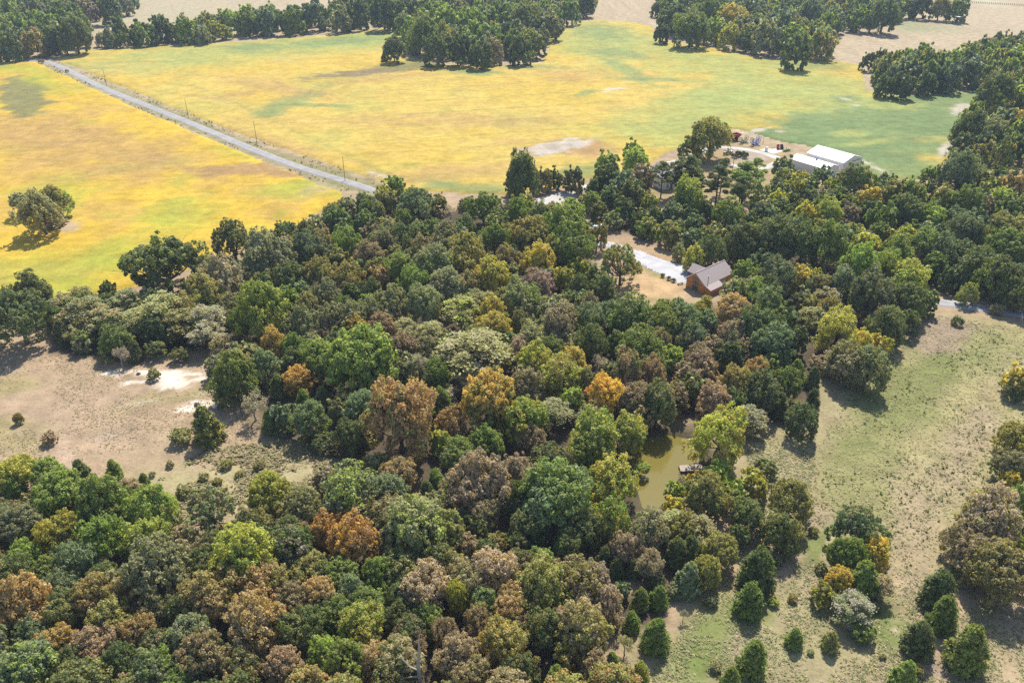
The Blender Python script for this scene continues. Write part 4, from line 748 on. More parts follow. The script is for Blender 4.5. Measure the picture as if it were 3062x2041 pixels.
for x, y, wd, h, k, c1, c2, vi, lab, px, py in solo:
    pr = PROTO[k][vi]; nm, cat = KIND[k]
    root = ob(nm, None, None, (x, y, -.05), rr_.uniform(0, 6.28), (wd * rr_.uniform(.92, 1.1), wd * rr_.uniform(.9, 1.08), h / pr['h'])); root.empty_display_size = .1; root.rotation_euler[0] = rr_.uniform(-.06, .06); root.rotation_euler[1] = rr_.uniform(-.06, .06)
    tag(root, lab, 'bush' if k == 's' else ('cedar' if k == 'c' else 'tree'), GROUPN[nm])
    cr = ob('crown', pr['crown'], root); j = lambda c: tuple(v * rr_.uniform(.92, 1.08) for v in C[c])
    cr.color = (*j(c1), 1); cr['second'] = list(j(c2))
    ob('trunk', pr['trunk'], root)
sp = rat('H', 575, 1568, 0)
px_, py_ = rp('H', 582, 1200); q = at(px_, py_, 15.4)
sn = ob('dead_snag', None, None, (q.x - .6, q.y, 0), 0, (1.25, 1.25, 1.25)); tag(sn, 'tall grey dead tree snag with broken limbs in the front wood', 'tree'); SNAG.build('trunk', M['palebark'], sn)

# far woods: crowns too many and too far to pick apart singly
def far_wood(polys, wr, pal, seed, label, spacing=.42):
    rg = random.Random(seed); rng = np.random.default_rng(seed); Vs = []; Fs = []; Cs = []; mine = []; n0 = 0
    protos = []
    for s in range(6):
        r2 = np.random.default_rng(900 + s); V, F, cl, LC = lobed(r2, 13, 1.0, .6, 1.12, (.19, .29), 6, 9, .15, low=-.95); norm(V, LC, 1.18, .02); protos.append((V, cl))
    tv = MB(); 
    for poly in polys:
        P = Zpoly(poly); xs = [p.x for p in P]; ys = [p.y for p in P]; fails = 0
        while fails < 500:
            x, y = rg.uniform(min(xs), max(xs)), rg.uniform(min(ys), max(ys)); wd = rg.uniform(*wr); a, b = np.array([x]), np.array([y])
            if not inpoly(a, b, P)[0]: fails += .3; continue
            if any(abs(x - t[0]) < 14 and math.hypot(x - t[0], y - t[1]) < spacing * (wd + t[2]) for t in mine) or any(abs(x - t[0]) < 12 and math.hypot(x - t[0], y - t[1]) < .36 * (wd + t[2]) for t in placed): fails += 1; continue
            px, py, d = proj(x, y, 12)
            if px < -100 or px > 3160 or py < -120: fails += .3; continue
            fails = 0; mine.append((x, y, wd))
            V, cl = protos[rg.randrange(6)]; h = rg.uniform(15, 21); a_ = rg.uniform(0, 6.28); ca, sa = math.cos(a_), math.sin(a_)
            W_ = np.stack([V[:, 0] * ca - V[:, 1] * sa, V[:, 0] * sa + V[:, 1] * ca, V[:, 2]], 1) * np.array((wd, wd, h / 1.18)) + np.array((x, y, 0))
            c1, c2 = rg.choice(pal); m = sstep(.45, .75, cl)[:, None]; col = np.array(C[c1]) * (1 - m) + np.array(C[c2]) * m
            Vs.append(W_); Fs.append(np.arange(len(W_)).reshape(-1, 4) + n0); n0 += len(W_); Cs.append(col * rg.uniform(.8, 1.15) * (.62 + .75 * ((cl * 7.31) % 1))[:, None])
    o = ob('woodland', mk('woodland', np.concatenate(Vs), np.concatenate(Fs), M['farleaf'], pcol=np.concatenate(Cs))); tag(o, label, 'woodland', kind='stuff'); return len(mine)
PALFAR = [('dg', 'g'), ('g', 'bg'), ('bg', 'gg'), ('g', 'lg'), ('gg', 'g'), ('ol', 'g'), ('dg', 'bg'), ('gg', 'ol'), ('g', 'gg')]
nf = far_wood([[(-60, 139), (80, 133), (195, 113), (203, 85), (185, 45), (120, 20), (-60, 10)], [(180, 44), (253, 39), (310, 18), (300, -25), (170, -25)], [(228, 111), (300, 111), (480, 97), (480, 84), (300, 98), (235, 102)]], (13, 20), PALFAR, 21, 'dense far wood behind the end of the gravel road')
nf += far_wood([[(470, 95), (640, 83), (800, 69), (905, 56), (935, 95), (945, 126), (1028, 142), (1160, 143), (1235, 134), (1250, 93), (1285, 62), (1325, 40), (1350, 32), (1380, -20), (830, -20), (750, 58), (640, 60), (480, 72)]], (13, 20), PALFAR, 22, 'dense far wood beyond the middle of the yellow field')
nf += far_wood([[(1525, 84), (1633, 103), (1709, 116), (1775, 130), (1890, 128), (1905, 100), (1915, 70), (1997, 61), (2045, 54), (2066, 30), (2120, 20), (2110, -25), (1520, -25)]], (13, 20), PALFAR, 23, 'dense far wood behind the green field')
nf += far_wood([[(2003, 200), (2070, 214), (2195, 208), (2262, 200), (2400, 212), (2400, 130), (2300, 140), (2200, 160), (2010, 185)], [(2245, 248), (2290, 268), (2400, 282), (2400, 228), (2265, 228)], [(2200, 360), (2300, 398), (2400, 410), (2400, 345), (2300, 335), (2215, 328)]], (10, 15), PALFAR, 24, 'dense copses along the right end of the green field')
print('TREES', len(placed), 'far', nf, {k: sum(1 for t in placed if t[4] == k) for k in 'roatlcpsb'})
# the smallest-looking of the broadleaf trees, packed crown to crown behind the others
def mass_trees():
    Vs, Fs, Cs, n0 = [], [], [], 0; protos = []; rg = random.Random(77)
    for s in range(6):
        r2 = np.random.default_rng(950 + s); V, F, cl, LC = lobed(r2, 15, 1.0, .64, 1.1, (.16, .26), 8, 13, .10, low=-.9); norm(V, LC, 1.2, .05); protos.append((V, cl))
    for x, y, wd, h, k, c1, c2, vi, lab, px, py in MASS:
        V, cl = protos[rg.randrange(6)]; a_ = rg.uniform(0, 6.28); ca, sa = math.cos(a_), math.sin(a_)
        W_ = np.stack([V[:, 0] * ca - V[:, 1] * sa, V[:, 0] * sa + V[:, 1] * ca, V[:, 2]], 1) * np.array((wd, wd, min(h, wd * 1.15) / 1.2)) + np.array((x, y, 0))
        m = sstep(.45, .75, cl)[:, None]; col = np.array(C[c1]) * (1 - m) + np.array(C[c2]) * m
        Vs.append(W_); Fs.append(np.arange(len(W_)).reshape(-1, 4) + n0); n0 += len(W_); Cs.append(col.repeat(4, 0) * rg.uniform(.8, 1.15) * ((.62 + .75 * ((cl * 7.31) % 1))[:, None]).repeat(4, 0))
    o = ob('woodland', mk('woodland', np.concatenate(Vs), np.concatenate(Fs), M['farleaf'], pcol=np.concatenate(Cs))); tag(o, 'remaining trees packed crown to crown in the woods', 'woodland', kind='stuff'); print('MASS', len(MASS))
mass_trees()

# ------------------------------------------------------------------ log cabin
def part(mb, name, mat, parent, **k): return mb.build(name, M[mat], parent, **k)
def gable_roof(parent, W, L, ez, rz_, over, th, mat, name='roof'):
    sl = (rz_ - ez) / (W / 2); out = []
    for s in (-1, 1):
        x0 = W / 2; xe = W / 2 + s * (W / 2 + over); ze = ez - sl * over
        nx = -s * 0 ; b = MB()
        P = [(x0, -over, rz_), (xe, -over, ze), (xe, L + over, ze), (x0, L + over, rz_)]
        b.hexa([*P, *[(p[0], p[1], p[2] + th) for p in P]]); out.append(part(b, name, mat, parent))
    c = MB(); c.bar((W / 2, -over - .02, rz_ + th), (W / 2, L + over + .02, rz_ + th), .28, .08); part(c, 'ridge_cap', mat, out[1])
    return out
def walls(parent, W, L, ez, rz_, mat, gabmat=None):
    b = MB(); b.prism([(0, 0, -.3), (W, 0, -.3), (W, 0, ez), (W / 2, 0, rz_ - .02), (0, 0, ez)], (0, L, 0)); return part(b, 'wall', mat, parent)
def window(parent, c, w_, h_, axis, nx=1, nz=1, fr='white', face=-1, t=.07):
    """frame and panes on a wall; axis 'x' lies along local x (gable), 'y' along local y"""
    b = MB(); x, y, z = c
    def bxx(u, v, du, dv, th, off):
        if axis == 'x': return ((x + u, y + face * off, z + v), (du, th, dv))
        return ((x + face * off, y + u, z + v), (th, du, dv))
    for i in range(nx + 1): b.box(*bxx(-w_ / 2 + w_ * i / nx, 0, t, h_ + t, .08, .05))
    for k in range(nz + 1): b.box(*bxx(0, -h_ / 2 + h_ * k / nz, w_ - t * .9, t * .9, .07, .05))
    f = part(b, 'window', fr, parent)
    for i in range(nx):
        for k in range(nz): part(MB().box(*bxx(-w_ / 2 + w_ * (i + .5) / nx, -h_ / 2 + h_ * (k + .5) / nz, w_ / nx - t, h_ / nz - t, .03, .03)), 'pane', 'glass', f)
    return f
def boards(name, c, period, depth=.55):
    m = M[name] = simple(name, c, .65, .3, 3); N, L = m.node_tree.nodes, m.node_tree.links; p = N['Principled BSDF']
    tc = N.new('ShaderNodeTexCoord'); mp = N.new('ShaderNodeMapping'); mp.inputs['Scale'].default_value = (1, 1, .0001); L.new(tc.outputs['Object'], mp.inputs[0])
    wv = N.new('ShaderNodeTexWave'); wv.bands_direction = 'DIAGONAL'; wv.inputs['Scale'].default_value = period; L.new(mp.outputs[0], wv.inputs['Vector'])
    b = N.new('ShaderNodeBump'); b.inputs['Strength'].default_value = depth; b.inputs['Distance'].default_value = .06; L.new(wv.outputs[0], b.inputs['Height']); L.new(b.outputs[0], p.inputs['Normal'])
boards('cedar_board', (.52, .215, .060), 1.3); boards('metal_wall', (.66, .63, .57), .6, .25); boards('metal_roof', (.80, .80, .80), .55, .12)
cab = ob('log_cabin', None, None, (54.5, 225.0, 0), math.atan2(-.757, .654)); tag(cab, 'orange timber cabin with grey shingle roof beside the gravel drive', 'house')
walls(cab, 7.0, 13.6, 3.2, 6.0, 'cedar_board')
gable_roof(cab, 7.0, 13.6, 3.2, 6.0, .45, .16, 'shingle')
b = MB(); b.prism([(7.01, .15, -.3), (9.1, .15, -.3), (9.1, .15, 2.1), (7.01, .15, 2.9)], (0, 5.8, 0)); part(b, 'side_wing', 'cedar_board', cab)
b = MB(); P = [(7.3, -.43, 2.86), (9.6, -.43, 1.95), (9.6, 6.3, 1.95), (7.3, 6.3, 2.86)]; b.hexa([*P, *[(p[0], p[1], p[2] + .17) for p in P]]); part(b, 'wing_roof', 'shingle', cab)
po = MB(); po.prism([(-3.2, 5.0, 2.75), (-3.2, 9.8, 2.75), (-3.2, 7.4, 4.5)], (5.0, 0, 0)); part(po, 'porch_gable', 'darkwood', cab)
for s in (-1, 1):
    P = [(-3.5, 7.4, 4.55), (-3.5, 7.4 + s * 2.75, 2.55), (2.2, 7.4 + s * 2.75, 2.55), (2.2, 7.4, 4.55)]; b = MB(); b.hexa([*P, *[(p[0], p[1], p[2] + .14) for p in P]]); part(b, 'porch_roof', 'shingle', cab)
for yy in (5.2, 9.6): part(MB().box((-3.0, yy, 1.3), (.18, .18, 2.9)), 'porch_post', 'darkwood', cab)
part(MB().box((-1.6, 7.4, .12), (3.2, 5.0, .3)), 'porch_deck', 'greywood', cab)
window(cab, (3.5, 0, 2.2), 1.9, 4.0, 'x', 2, 3, 'trim', -1, .14)
part(MB().box((3.5, -.06, 2.4), (4.6, .1, .14)), 'trim_board', 'trim', cab)
for yy in (8.6, 10.2): window(cab, (7.0, yy, 1.7), .9, 1.5, 'y', 1, 2, 'white', 1, .1)
window(cab, (0, 2.2, 1.8), 1.2, 1.3, 'y', 2, 1, 'white', -1, .1)
d = part(MB().box((-.04, 7.4, 1.15), (.08, 1.0, 2.1)), 'door', 'darkwood', cab); part(MB().box((-.12, 7.78, 1.1), (.08, .06, .12)), 'handle', 'steel', d)
ch = part(MB().tube([(6.6, 1.9, 3.0), (6.6, 1.9, 5.3)], [.11, .11], 10), 'flue_pipe', 'steel', cab); part(MB().tube([(6.6, 1.9, 5.28), (6.6, 1.9, 5.45)], [.2, .16], 10), 'flue_cap', 'steel', ch)
for s in (0, 1):   # white barge boards on the gable
    a = (3.5, -.47, 6.02); e = (-.45 if s == 0 else 7.3, -.47, 2.86 if s == 0 else 2.95); part(MB().bar(a, e, .06, .2), 'barge_board', 'white', cab)
part(MB().bar((-.5, -.45, 2.86), (-.5, 14.0, 2.86), .14, .12), 'gutter', 'white', cab)
bn_ = ob('garden_bench', None, None, (53.0, 226.4, 0), .4); tag(bn_, 'low dark timber bench beside the cabin corner', 'bench'); part(MB().box((0, 0, .45), (1.9, .5, .1)), 'seat', 'darkwood', bn_)
for s in (-.8, .8): part(MB().box((s, 0, .2), (.12, .45, .4)), 'leg', 'darkwood', bn_)
# propane tank
q = at(2122, 783, .8); tk = ob('propane_tank', None, None, (q.x, q.y, 0), .5); tag(tk, 'white rounded propane tank behind the cabin', 'tank')
part(MB().tube([(-1.3, 0, .9), (-1.15, 0, .9), (-.95, 0, .9), (.95, 0, .9), (1.15, 0, .9), (1.3, 0, .9)], [.1, .38, .52, .52, .38, .1], 14), 'tank_shell', 'tank', tk, smooth=True)
for s in (-.7, .7): part(MB().box((s, 0, .2), (.2, .7, .5)), 'foot', 'concrete', tk)
part(MB().tube([(0, 0, 1.38), (0, 0, 1.6)], [.16, .16], 8), 'valve_cap', 'steel', tk)
# clipped shrubs along the drive, and four by the porch
SH = PROTO['s']
def bush(px, py, wd, hh, lab, grp, c='dg', nm='clipped_shrub', reg=None):
    p_ = at(px, py) if reg is None else rat(reg, px, py); pr = SH[int(px) % len(SH)]
    r = ob(nm, None, None, (p_.x, p_.y, 0), px, (wd, wd, hh / pr['h'])); tag(r, lab, 'shrub', grp); cr = ob('crown', pr['crown'], r); cr.color = (*C[c], 1); cr['second'] = list(C[c]); ob('stem', pr['trunk'], r)
for i, (x_, y_) in enumerate([(1088, 790), (1175, 830), (1240, 858)]): bush(x_, y_, 1.5, 1.3, ['leftmost', 'middle', 'rightmost'][i] + ' of three round shrubs lining the gravel drive', 'round shrubs along the drive', reg='Y')
for i, (x_, y_) in enumerate([(2049.5, 795), (2054.5, 797), (2058.6, 799.5), (2064.5, 801)]): bush(x_, y_, .85, 1.5, ['leftmost', 'second from left', 'third from left', 'rightmost'][i] + ' of four dark upright shrubs by the cabin porch', 'upright shrubs by the porch', 'dg')
for i, (x_, y_) in enumerate([(315, 790), (375, 810), (420, 755), (480, 780), (515, 760), (575, 755), (545, 800), (640, 810), (600, 825), (425, 795)]):
    bush(x_, y_, 1.5 + (i % 3) * .3, 1.9 + (i % 4) * .35, 'small dark sapling in the bare plot beside the farm lane', 'saplings in the bare plot', 'dg', 'sapling', 'T')
# pickup truck
q = rat('Y', 215, 118); tr = ob('pickup_truck', None, None, (q.x, q.y, .06), math.atan2(-.42, .9)); tag(tr, 'pale blue-white pickup truck parked under the trees by the driveway', 'truck')
part(MB().prism([(-2.7, -.95, .5), (2.6, -.95, .5), (2.6, -.95, 1.15), (.75, -.95, 1.15), (-.95, -.95, 1.15), (-2.55, -.95, 1.05), (-2.7, -.95, .85)], (0, 1.9, 0)), 'body', 'truck', tr)
part(MB().hexa([(-1.1, -.88, 1.15), (.75, -.88, 1.15), (.75, .88, 1.15), (-1.1, .88, 1.15), (-.45, -.74, 1.8), (.6, -.74, 1.8), (.6, .74, 1.8), (-.45, .74, 1.8)]), 'cab', 'truck', tr)
part(MB().hexa([(-1.08, -.76, 1.2), (-.9, -.76, 1.2), (-.9, .76, 1.2), (-1.08, .76, 1.2), (-.56, -.66, 1.74), (-.5, -.66, 1.74), (-.5, .66, 1.74), (-.56, .66, 1.74)]), 'windscreen', 'glass', tr)
for s in (-1, 1): part(MB().hexa([(-.7, s * .80, 1.22), (.6, s * .80, 1.22), (.6, s * .905, 1.22), (-.7, s * .905, 1.22), (-.35, s * .72, 1.68), (.5, s * .72, 1.68), (.5, s * .79, 1.68), (-.35, s * .79, 1.68)]), 'side_window', 'glass', tr)
part(MB().box((.68, 0, 1.48), (.1, 1.3, .42)), 'rear_window', 'glass', tr); part(MB().box((1.7, 0, 1.17), (1.6, 1.5, .06)), 'bed_floor', 'cloth', tr)
for s in (-1, 1): part(MB().box((1.68, s * .89, 1.25), (1.85, .12, .24)), 'bed_side', 'truck', tr)
part(MB().box((2.56, 0, 1.25), (.1, 1.66, .24)), 'tailgate', 'truck', tr)
for a in (-1.75, 1.65):
    for s in (-1, 1): wheel(tr, (a, s * .86, .4), .4, .26, (0, 1, 0), M['tyre'], M['steel'])
for s in (-1, 1): part(MB().box((-2.69, s * .7, .9), (.06, .34, .2)), 'headlight', 'white', tr)
# barns
def barn(name, lab, org, W, L, ez, rz_, roofm='metal_roof'):
    r = ob(name, None, None, (org[0], org[1], 0), math.atan2(.582, .813)); tag(r, lab, 'barn', 'white barns beside the green field')
    walls(r, W, L, ez, rz_, 'metal_wall'); rf = gable_roof(r, W, L, ez, rz_, .3, .1, roofm)
    for c_ in ((0, 0), (W, 0), (0, L), (W, L)): part(MB().box((c_[0], c_[1], ez / 2 - .1), (.22, .22, ez)), 'corner_trim', 'white_metal', r)
    return r, rf
b1, rf1 = barn('barn', 'larger white metal barn with a sliding door', (143.0, 336.0), 13.8, 18.3, 4.9, 7.0)
dr = part(MB().box((6.9, -.09, 2.15), (5.0, .1, 4.4)), 'sliding_door', 'metal_wall', b1); part(MB().box((6.9, -.16, 2.15), (.08, .05, 4.3)), 'door_seam', 'trim', dr)
part(MB().box((8.2, -.12, 4.45), (8.2, .12, .14)), 'door_track', 'trim', b1)
b2_, rf2 = barn('barn', 'smaller white metal barn with a round roof vent', (133.6, 329.4), 8.6, 18.6, 4.1, 5.4)
v = part(MB().tube([(4.3, 8.5, 5.4), (4.3, 8.5, 5.75)], [.28, .28], 10), 'vent_neck', 'steel', b2_); part(MB().tube([(4.3, 8.5, 5.74), (4.3, 8.5, 5.95), (4.3, 8.5, 6.2), (4.3, 8.5, 6.4)], [.28, .5, .48, .12], 12), 'vent_ball', 'blue', v)
part(MB().box((4.3, -.08, 1.6), (3.4, .1, 3.0)), 'barn_door', 'metal_wall', b2_)
# white farmhouse behind the pines
q = rat('Q', 1760, 500); fh = ob('farmhouse', None, None, (q.x - 3, q.y, 0), math.atan2(.45, .9)); tag(fh, 'white two-storey farmhouse half hidden behind the pines', 'house')
walls(fh, 8.5, 11, 5.2, 8.0, 'white'); gable_roof(fh, 8.5, 11, 5.2, 8.0, .4, .15, 'shingle')
for xx in (2.2, 6.2):
    for zz in (1.6, 4.2): window(fh, (xx, 0, zz), 1.0, 1.5, 'x', 1, 2, 'white', -1, .1)
for yy in (2.5, 5.5, 8.5): window(fh, (0, yy, 1.8), 1.0, 1.5, 'y', 1, 2, 'white', -1, .1)
part(MB().box((4.2, -.05, 1.1), (1.0, .1, 2.1)), 'door', 'darkwood', fh)
part(MB().box((6.5, 7, 8.0), (.8, .8, 1.8)), 'chimney', 'concrete', fh)
# ------------------------------------------------------------------ farm machinery
def machine(name, reg, x_, y_, rz_, lab, cat='farm machine'):
    q = rat(reg, x_, y_); r = ob(name, None, None, (q.x, q.y, 0), rz_); tag(r, lab, cat); return r
gc = machine('grain_cart', 'T', 360, 392, .5, 'dark red grain cart with raised hopper and auger arm', 'grain cart')
part(MB().hexa([(-1.0, -.7, 1.1), (1.0, -.7, 1.1), (1.0, .7, 1.1), (-1.0, .7, 1.1), (-2.5, -1.6, 2.4), (2.5, -1.6, 2.4), (2.5, 1.6, 2.4), (-2.5, 1.6, 2.4)]), 'hopper', 'red', gc)
part(MB().box((0, -1.6, 2.85), (5.1, .1, .9)).box((0, 1.6, 2.85), (5.1, .1, .9)).box((-2.5, 0, 2.85), (.1, 3.1, .9)).box((2.5, 0, 2.85), (.1, 3.1, .9)), 'hopper_rim', 'red', gc)
part(MB().tube([(1.2, -1.2, 1.2), (2.9, -1.5, 3.5), (4.1, -1.2, 3.7)], [.22, .22, .2], 8), 'auger', 'white', gc); part(MB().bar((0, 0, .7), (-4.0, 0, .6), .25), 'tongue', 'red', gc); part(MB().box((0, 0, .95), (2.2, 2.4, .3)), 'chassis', 'red', gc)
for s in (-1, 1): wheel(gc, (.2, s * 1.35, .85), .85, .6, (0, 1, 0), M['tyre'], M['red'])
def folded(name, reg, x_, y_, rz_, lab, mat, w_, h_, tines, sd):
    r = machine(name, reg, x_, y_, rz_, lab, 'cultivator'); rg = random.Random(sd)
    part(MB().bar((-w_ / 2, -.8, .9), (w_ / 2, -.8, .9), .16).bar((-w_ / 2, .8, .9), (w_ / 2, .8, .9), .16).bar((-w_ / 2, -.8, .9), (-w_ / 2, .8, .9), .16).bar((w_ / 2, -.8, .9), (w_ / 2, .8, .9), .16).bar((0, -.8, .9), (0, .8, .9), .16), 'main_frame', mat, r)
    for s in (-1, 1):
        b = MB(); x0 = s * w_ / 2; t = s * .5
        for yy in (-.9, 0, .9): b.bar((x0, yy, .9), (x0 + t, yy, h_), .15)
        for f in (.3, .6, 1.0): b.bar((x0 + t * f, -1.0, .9 + (h_ - .9) * f), (x0 + t * f, 1.0, .9 + (h_ - .9) * f), .13)
        wg = part(b, 'folded_wing', mat, r); tb = MB()
        for k in range(tines):
            f = rg.uniform(.15, 1); yy = rg.uniform(-1, 1); p0 = Vector((x0 + t * f, yy, .9 + (h_ - .9) * f)); tb.bar(p0, p0 + Vector((s * rg.uniform(.4, .8), rg.uniform(-.1, .1), rg.uniform(-.3, .1))), .07)
        part(tb, 'tine', 'steel', wg)
        part(MB().bar((s * .3, 0, 1.1), (x0 + t * .6, 0, .9 + (h_ - .9) * .62), .18), 'lift_arm', mat, r); part(MB().bar((s * .4, .3, 1.3), (x0 + t * .8, .3, h_ * .85), .1), 'ram', 'steel', r)
        for yy in (-.5, .6): wheel(r, (s * w_ * .3, yy, .45), .45, .28, (1, 0, 0), M['tyre'], M['steel'])
    part(MB().bar((-.9, -.8, .85), (0, -3.2, .6), .14).bar((.9, -.8, .85), (0, -3.2, .6), .14), 'drawbar', mat, r)
    b = MB()
    for k in range(tines): xx = -w_ / 2 + w_ * (k + .5) / tines; b.bar((xx, rg.choice((-.8, .8)), .85), (xx, rg.uniform(-1.2, 1.2), .1), .08)
    part(b, 'shank', 'steel', r); return r
bl = folded('field_cultivator', 'T', 840, 500, .5, 'bright blue folded field cultivator with upright wings', 'blue', 4.0, 3.9, 14, 1)
part(MB().bar((-.6, .2, 1), (-.9, .4, 3.2), .3).bar((.5, .2, 1), (.9, .3, 4.3), .22), 'mast', 'blue', bl); part(MB().box((-1.5, -.3, 2.3), (.8, .7, 1.0)), 'seed_hopper', 'white', bl); part(MB().box((-1.5, -.3, 2.84), (.9, .8, .08)), 'hopper_lid', 'cloth', bl)
folded('field_cultivator', 'T', 570, 450, .7, 'dull green folded cultivator between the grain cart and blue machine', 'green', 3.6, 3.0, 12, 2)
hw = machine('harrow_section', 'T', 1030, 440, 1.2, 'tall upright steel harrow section right of the blue machine', 'harrow'); b = MB()
for k in range(4): b.bar((k * .35, 0, 0), (k * .35 - .2, 0, 3.4), .06)
for k in range(5): b.bar((-.1, 0, .3 + k * .7), (1.1, 0, .3 + k * .7), .05)
part(b, 'tine_frame', 'steel', hw)
pl = machine('seed_planter', 'T', 210, 725, -.35 + .75, 'row planter with white seed boxes and dark row units', 'planter')
part(MB().bar((-2.6, 0, .9), (2.6, 0, .9), .22), 'toolbar', 'cloth', pl)
for k in range(8):
    xx = -2.3 + k * .66; ru = part(MB().bar((xx, -.05, .8), (xx, -.9, .3), .2).bar((xx - .12, -.5, .7), (xx - .12, -.7, .05), .1).bar((xx + .12, -.5, .7), (xx + .12, -.7, .05), .1), 'row_unit', 'cloth', pl); part(MB().hexa([(xx - .2, -.2, 1.05), (xx + .2, -.2, 1.05), (xx + .2, .3, 1.05), (xx - .2, .3, 1.05), (xx - .28, -.3, 1.6), (xx + .28, -.3, 1.6), (xx + .28, .38, 1.6), (xx - .28, .38, 1.6)]), 'seed_box', 'white', ru)
part(MB().bar((0, .1, .8), (0, 3.0, .6), .18), 'drawbar', 'blue', pl)
for s in (-1, 1): wheel(pl, (s * 1.9, .6, .45), .45, .3, (1, 0, 0), M['tyre'], M['steel'])
for k, (xx, zz) in enumerate([(-2.6, 2.2), (-.6, 1.9), (1.2, 1.9), (2.6, 2.4)]): part(MB().bar((xx, .2, .9), (xx, .3, zz), .2), 'marker_arm', 'blue' if k % 2 else 'white', pl)
pad = patch('concrete_pad', [rat('T', *p) for p in [(980, 615), (1080, 640), (1280, 700), (1460, 640), (1330, 590), (1150, 570)]], (.66, .60, .52), z=.16, step=.5)
mw = machine('rotary_mower', 'T', 1385, 615, .6, 'red rotary mower deck tipped upright on the concrete pad', 'mower'); part(MB().hexa([(-.9, -.15, .1), (.9, -.15, .1), (.9, .15, .1), (-.9, .15, .1), (-.7, .4, 2.6), (.9, .4, 2.6), (.9, .75, 2.6), (-.7, .75, 2.6)]), 'deck', 'red', mw); part(MB().tube([(0, -.2, 1.2), (0, -.5, 1.2)], [.3, .25], 8), 'gearbox', 'blue', mw); wheel(mw, (.9, 0, .3), .3, .2, (1, 0, 0), M['tyre'], M['steel'])
mw2 = machine('rotary_mower', 'T', 1475, 600, .5, 'dark purple-red mower deck tipped upright beside the red one', 'mower'); part(MB().hexa([(-.9, -.15, .1), (.9, -.15, .1), (.9, .15, .1), (-.9, .15, .1), (-.5, .9, 2.2), (.9, .9, 2.2), (.9, 1.2, 2.2), (-.5, 1.2, 2.2)]), 'deck', 'cloth', mw2); part(MB().bar((-.9, -.2, .2), (-.5, .85, 2.2), .12).bar((.9, -.2, .2), (.9, .85, 2.2), .12), 'rim_bar', 'red', mw2)
dh = machine('disc_harrow', 'T', 1580, 650, .3, 'green disc harrow at the edge of the concrete pad', 'harrow')
part(MB().bar((-2, -.6, .8), (2, .6, .8), .14).bar((-2, .6, .8), (2, -.6, .8), .14).bar((-2, -.6, .8), (-2, .6, .8), .12).bar((2, -.6, .8), (2, .6, .8), .12), 'frame', 'green', dh)
for k in range(12):
    xx = -1.9 + k * .35; part(MB().tube([(xx, -.5 + .08 * k, .4), (xx + .05, -.5 + .08 * k, .4)], [.36, .36], 10), 'disc', 'green', dh)
part(MB().bar((2, 0, .8), (4.2, .3, 1.0), .14).bar((0, 0, .8), (-.5, 0, 2.1), .14).bar((1, 0, .8), (.8, .3, 1.7), .12), 'drawbar', 'green', dh)
gb_ = machine('feed_bin', 'T', 1105, 640, .3, 'small grey metal bin at the end of the concrete pad', 'bin'); part(MB().hexa([(-.6, -.5, 0), (.6, -.5, 0), (.6, .5, 0), (-.6, .5, 0), (-.45, -.4, 1.6), (.7, -.4, 1.9), (.7, .4, 1.9), (-.45, .4, 1.6)]), 'shell', 'tank', gb_); part(MB().box((.1, 0, 1.82), (1.3, 1.0, .06)), 'lid', 'steel', gb_)
rg = random.Random(5)
for k in range(7):
    q = rat('T', 1160 + k * 26, 585 + (k % 3) * 12); bd = MB().bar((-1.3, 0, .1), (1.3, rg.uniform(-.3, .3), .25 + .3 * (k % 2)), .2, .08).build('scrap_board', M['greywood'], None, loc=(q.x, q.y, .1), rz=rg.uniform(-1, 1)); tag(bd, 'weathered scrap board lying between the bin and the mowers', 'board', 'scrap boards on the pad')
# ------------------------------------------------------------------ poles, blind, fence, dock, odds and ends
def upole(px, py, h_, lab, arm=False, lean=0.0):
    q = at(px, py); r = ob('utility_pole', None, None, (q.x, q.y, 0), .6); r.rotation_euler = (0, lean, .6); tag(r, lab, 'pole', 'wooden poles')
    part(MB().tube([(0, 0, -.3), (0, 0, h_ * .5), (0, 0, h_)], [.13, .115, .09], 8), 'post', 'pole', r)
    part(MB().tube([(0, 0, h_), (0, 0, h_ + .22)], [.05, .05], 6), 'insulator', 'white', r)
    if arm: part(MB().bar((-.7, 0, h_ - .4), (.7, 0, h_ - .4), .12), 'cross_arm', 'pole', r); part(MB().tube([(.25, .2, h_ - 1.3), (.25, .2, h_ - .5)], [.22, .22], 8), 'transformer', 'steel', r)
for i, (x_, y_, h_) in enumerate([(320, 259, 11.0), (564, 354, 10.5), (769, 430, 10.8), (1032, 541, 10.5)]):
    upole(x_, y_, h_, ['farthest', 'second farthest', 'second nearest', 'nearest'][i] + ' of the four wooden poles along the gravel road')
upole(30, 184, 11, 'pale wooden pole before the far wood at the left border', lean=-.1); upole(2191, 502, 6.5, 'short pole with transformer beside the bare plot', True)
q = rat('S', 1512, 310); hb = ob('hunting_blind', None, None, (q.x, q.y, 0), .3); tag(hb, 'raised box hunting blind on legs in the far hay field', 'hunting blind')
for s in (-1, 1):
    for t in (-1, 1): part(MB().bar((s * 1.6, t * 1.3, 0), (s * 1.0, t * .9, 3.6), .22), 'leg', 'pole', hb)
part(MB().box((0, 0, 5.0), (3.0, 2.6, 2.8)), 'cabin', 'cloth', hb); part(MB().box((0, 0, 6.5), (3.5, 3.1, .2)), 'roof', 'white', hb); part(MB().box((0, -1.32, 5.4), (2.0, .06, .6)), 'window', 'glass', hb)
q = rat('S', 1415, 300); fd = ob('feed_trough', None, None, (q.x, q.y, 0), .2); tag(fd, 'green livestock feeder frame beside the hunting blind', 'feeder'); part(MB().box((0, 0, 1.2), (7, 1.6, .5)), 'trough', 'green', fd)
for s in (-3.2, 3.2): part(MB().box((s, 0, 1.2), (.4, 1.8, 2.6)), 'end_frame', 'green', fd)
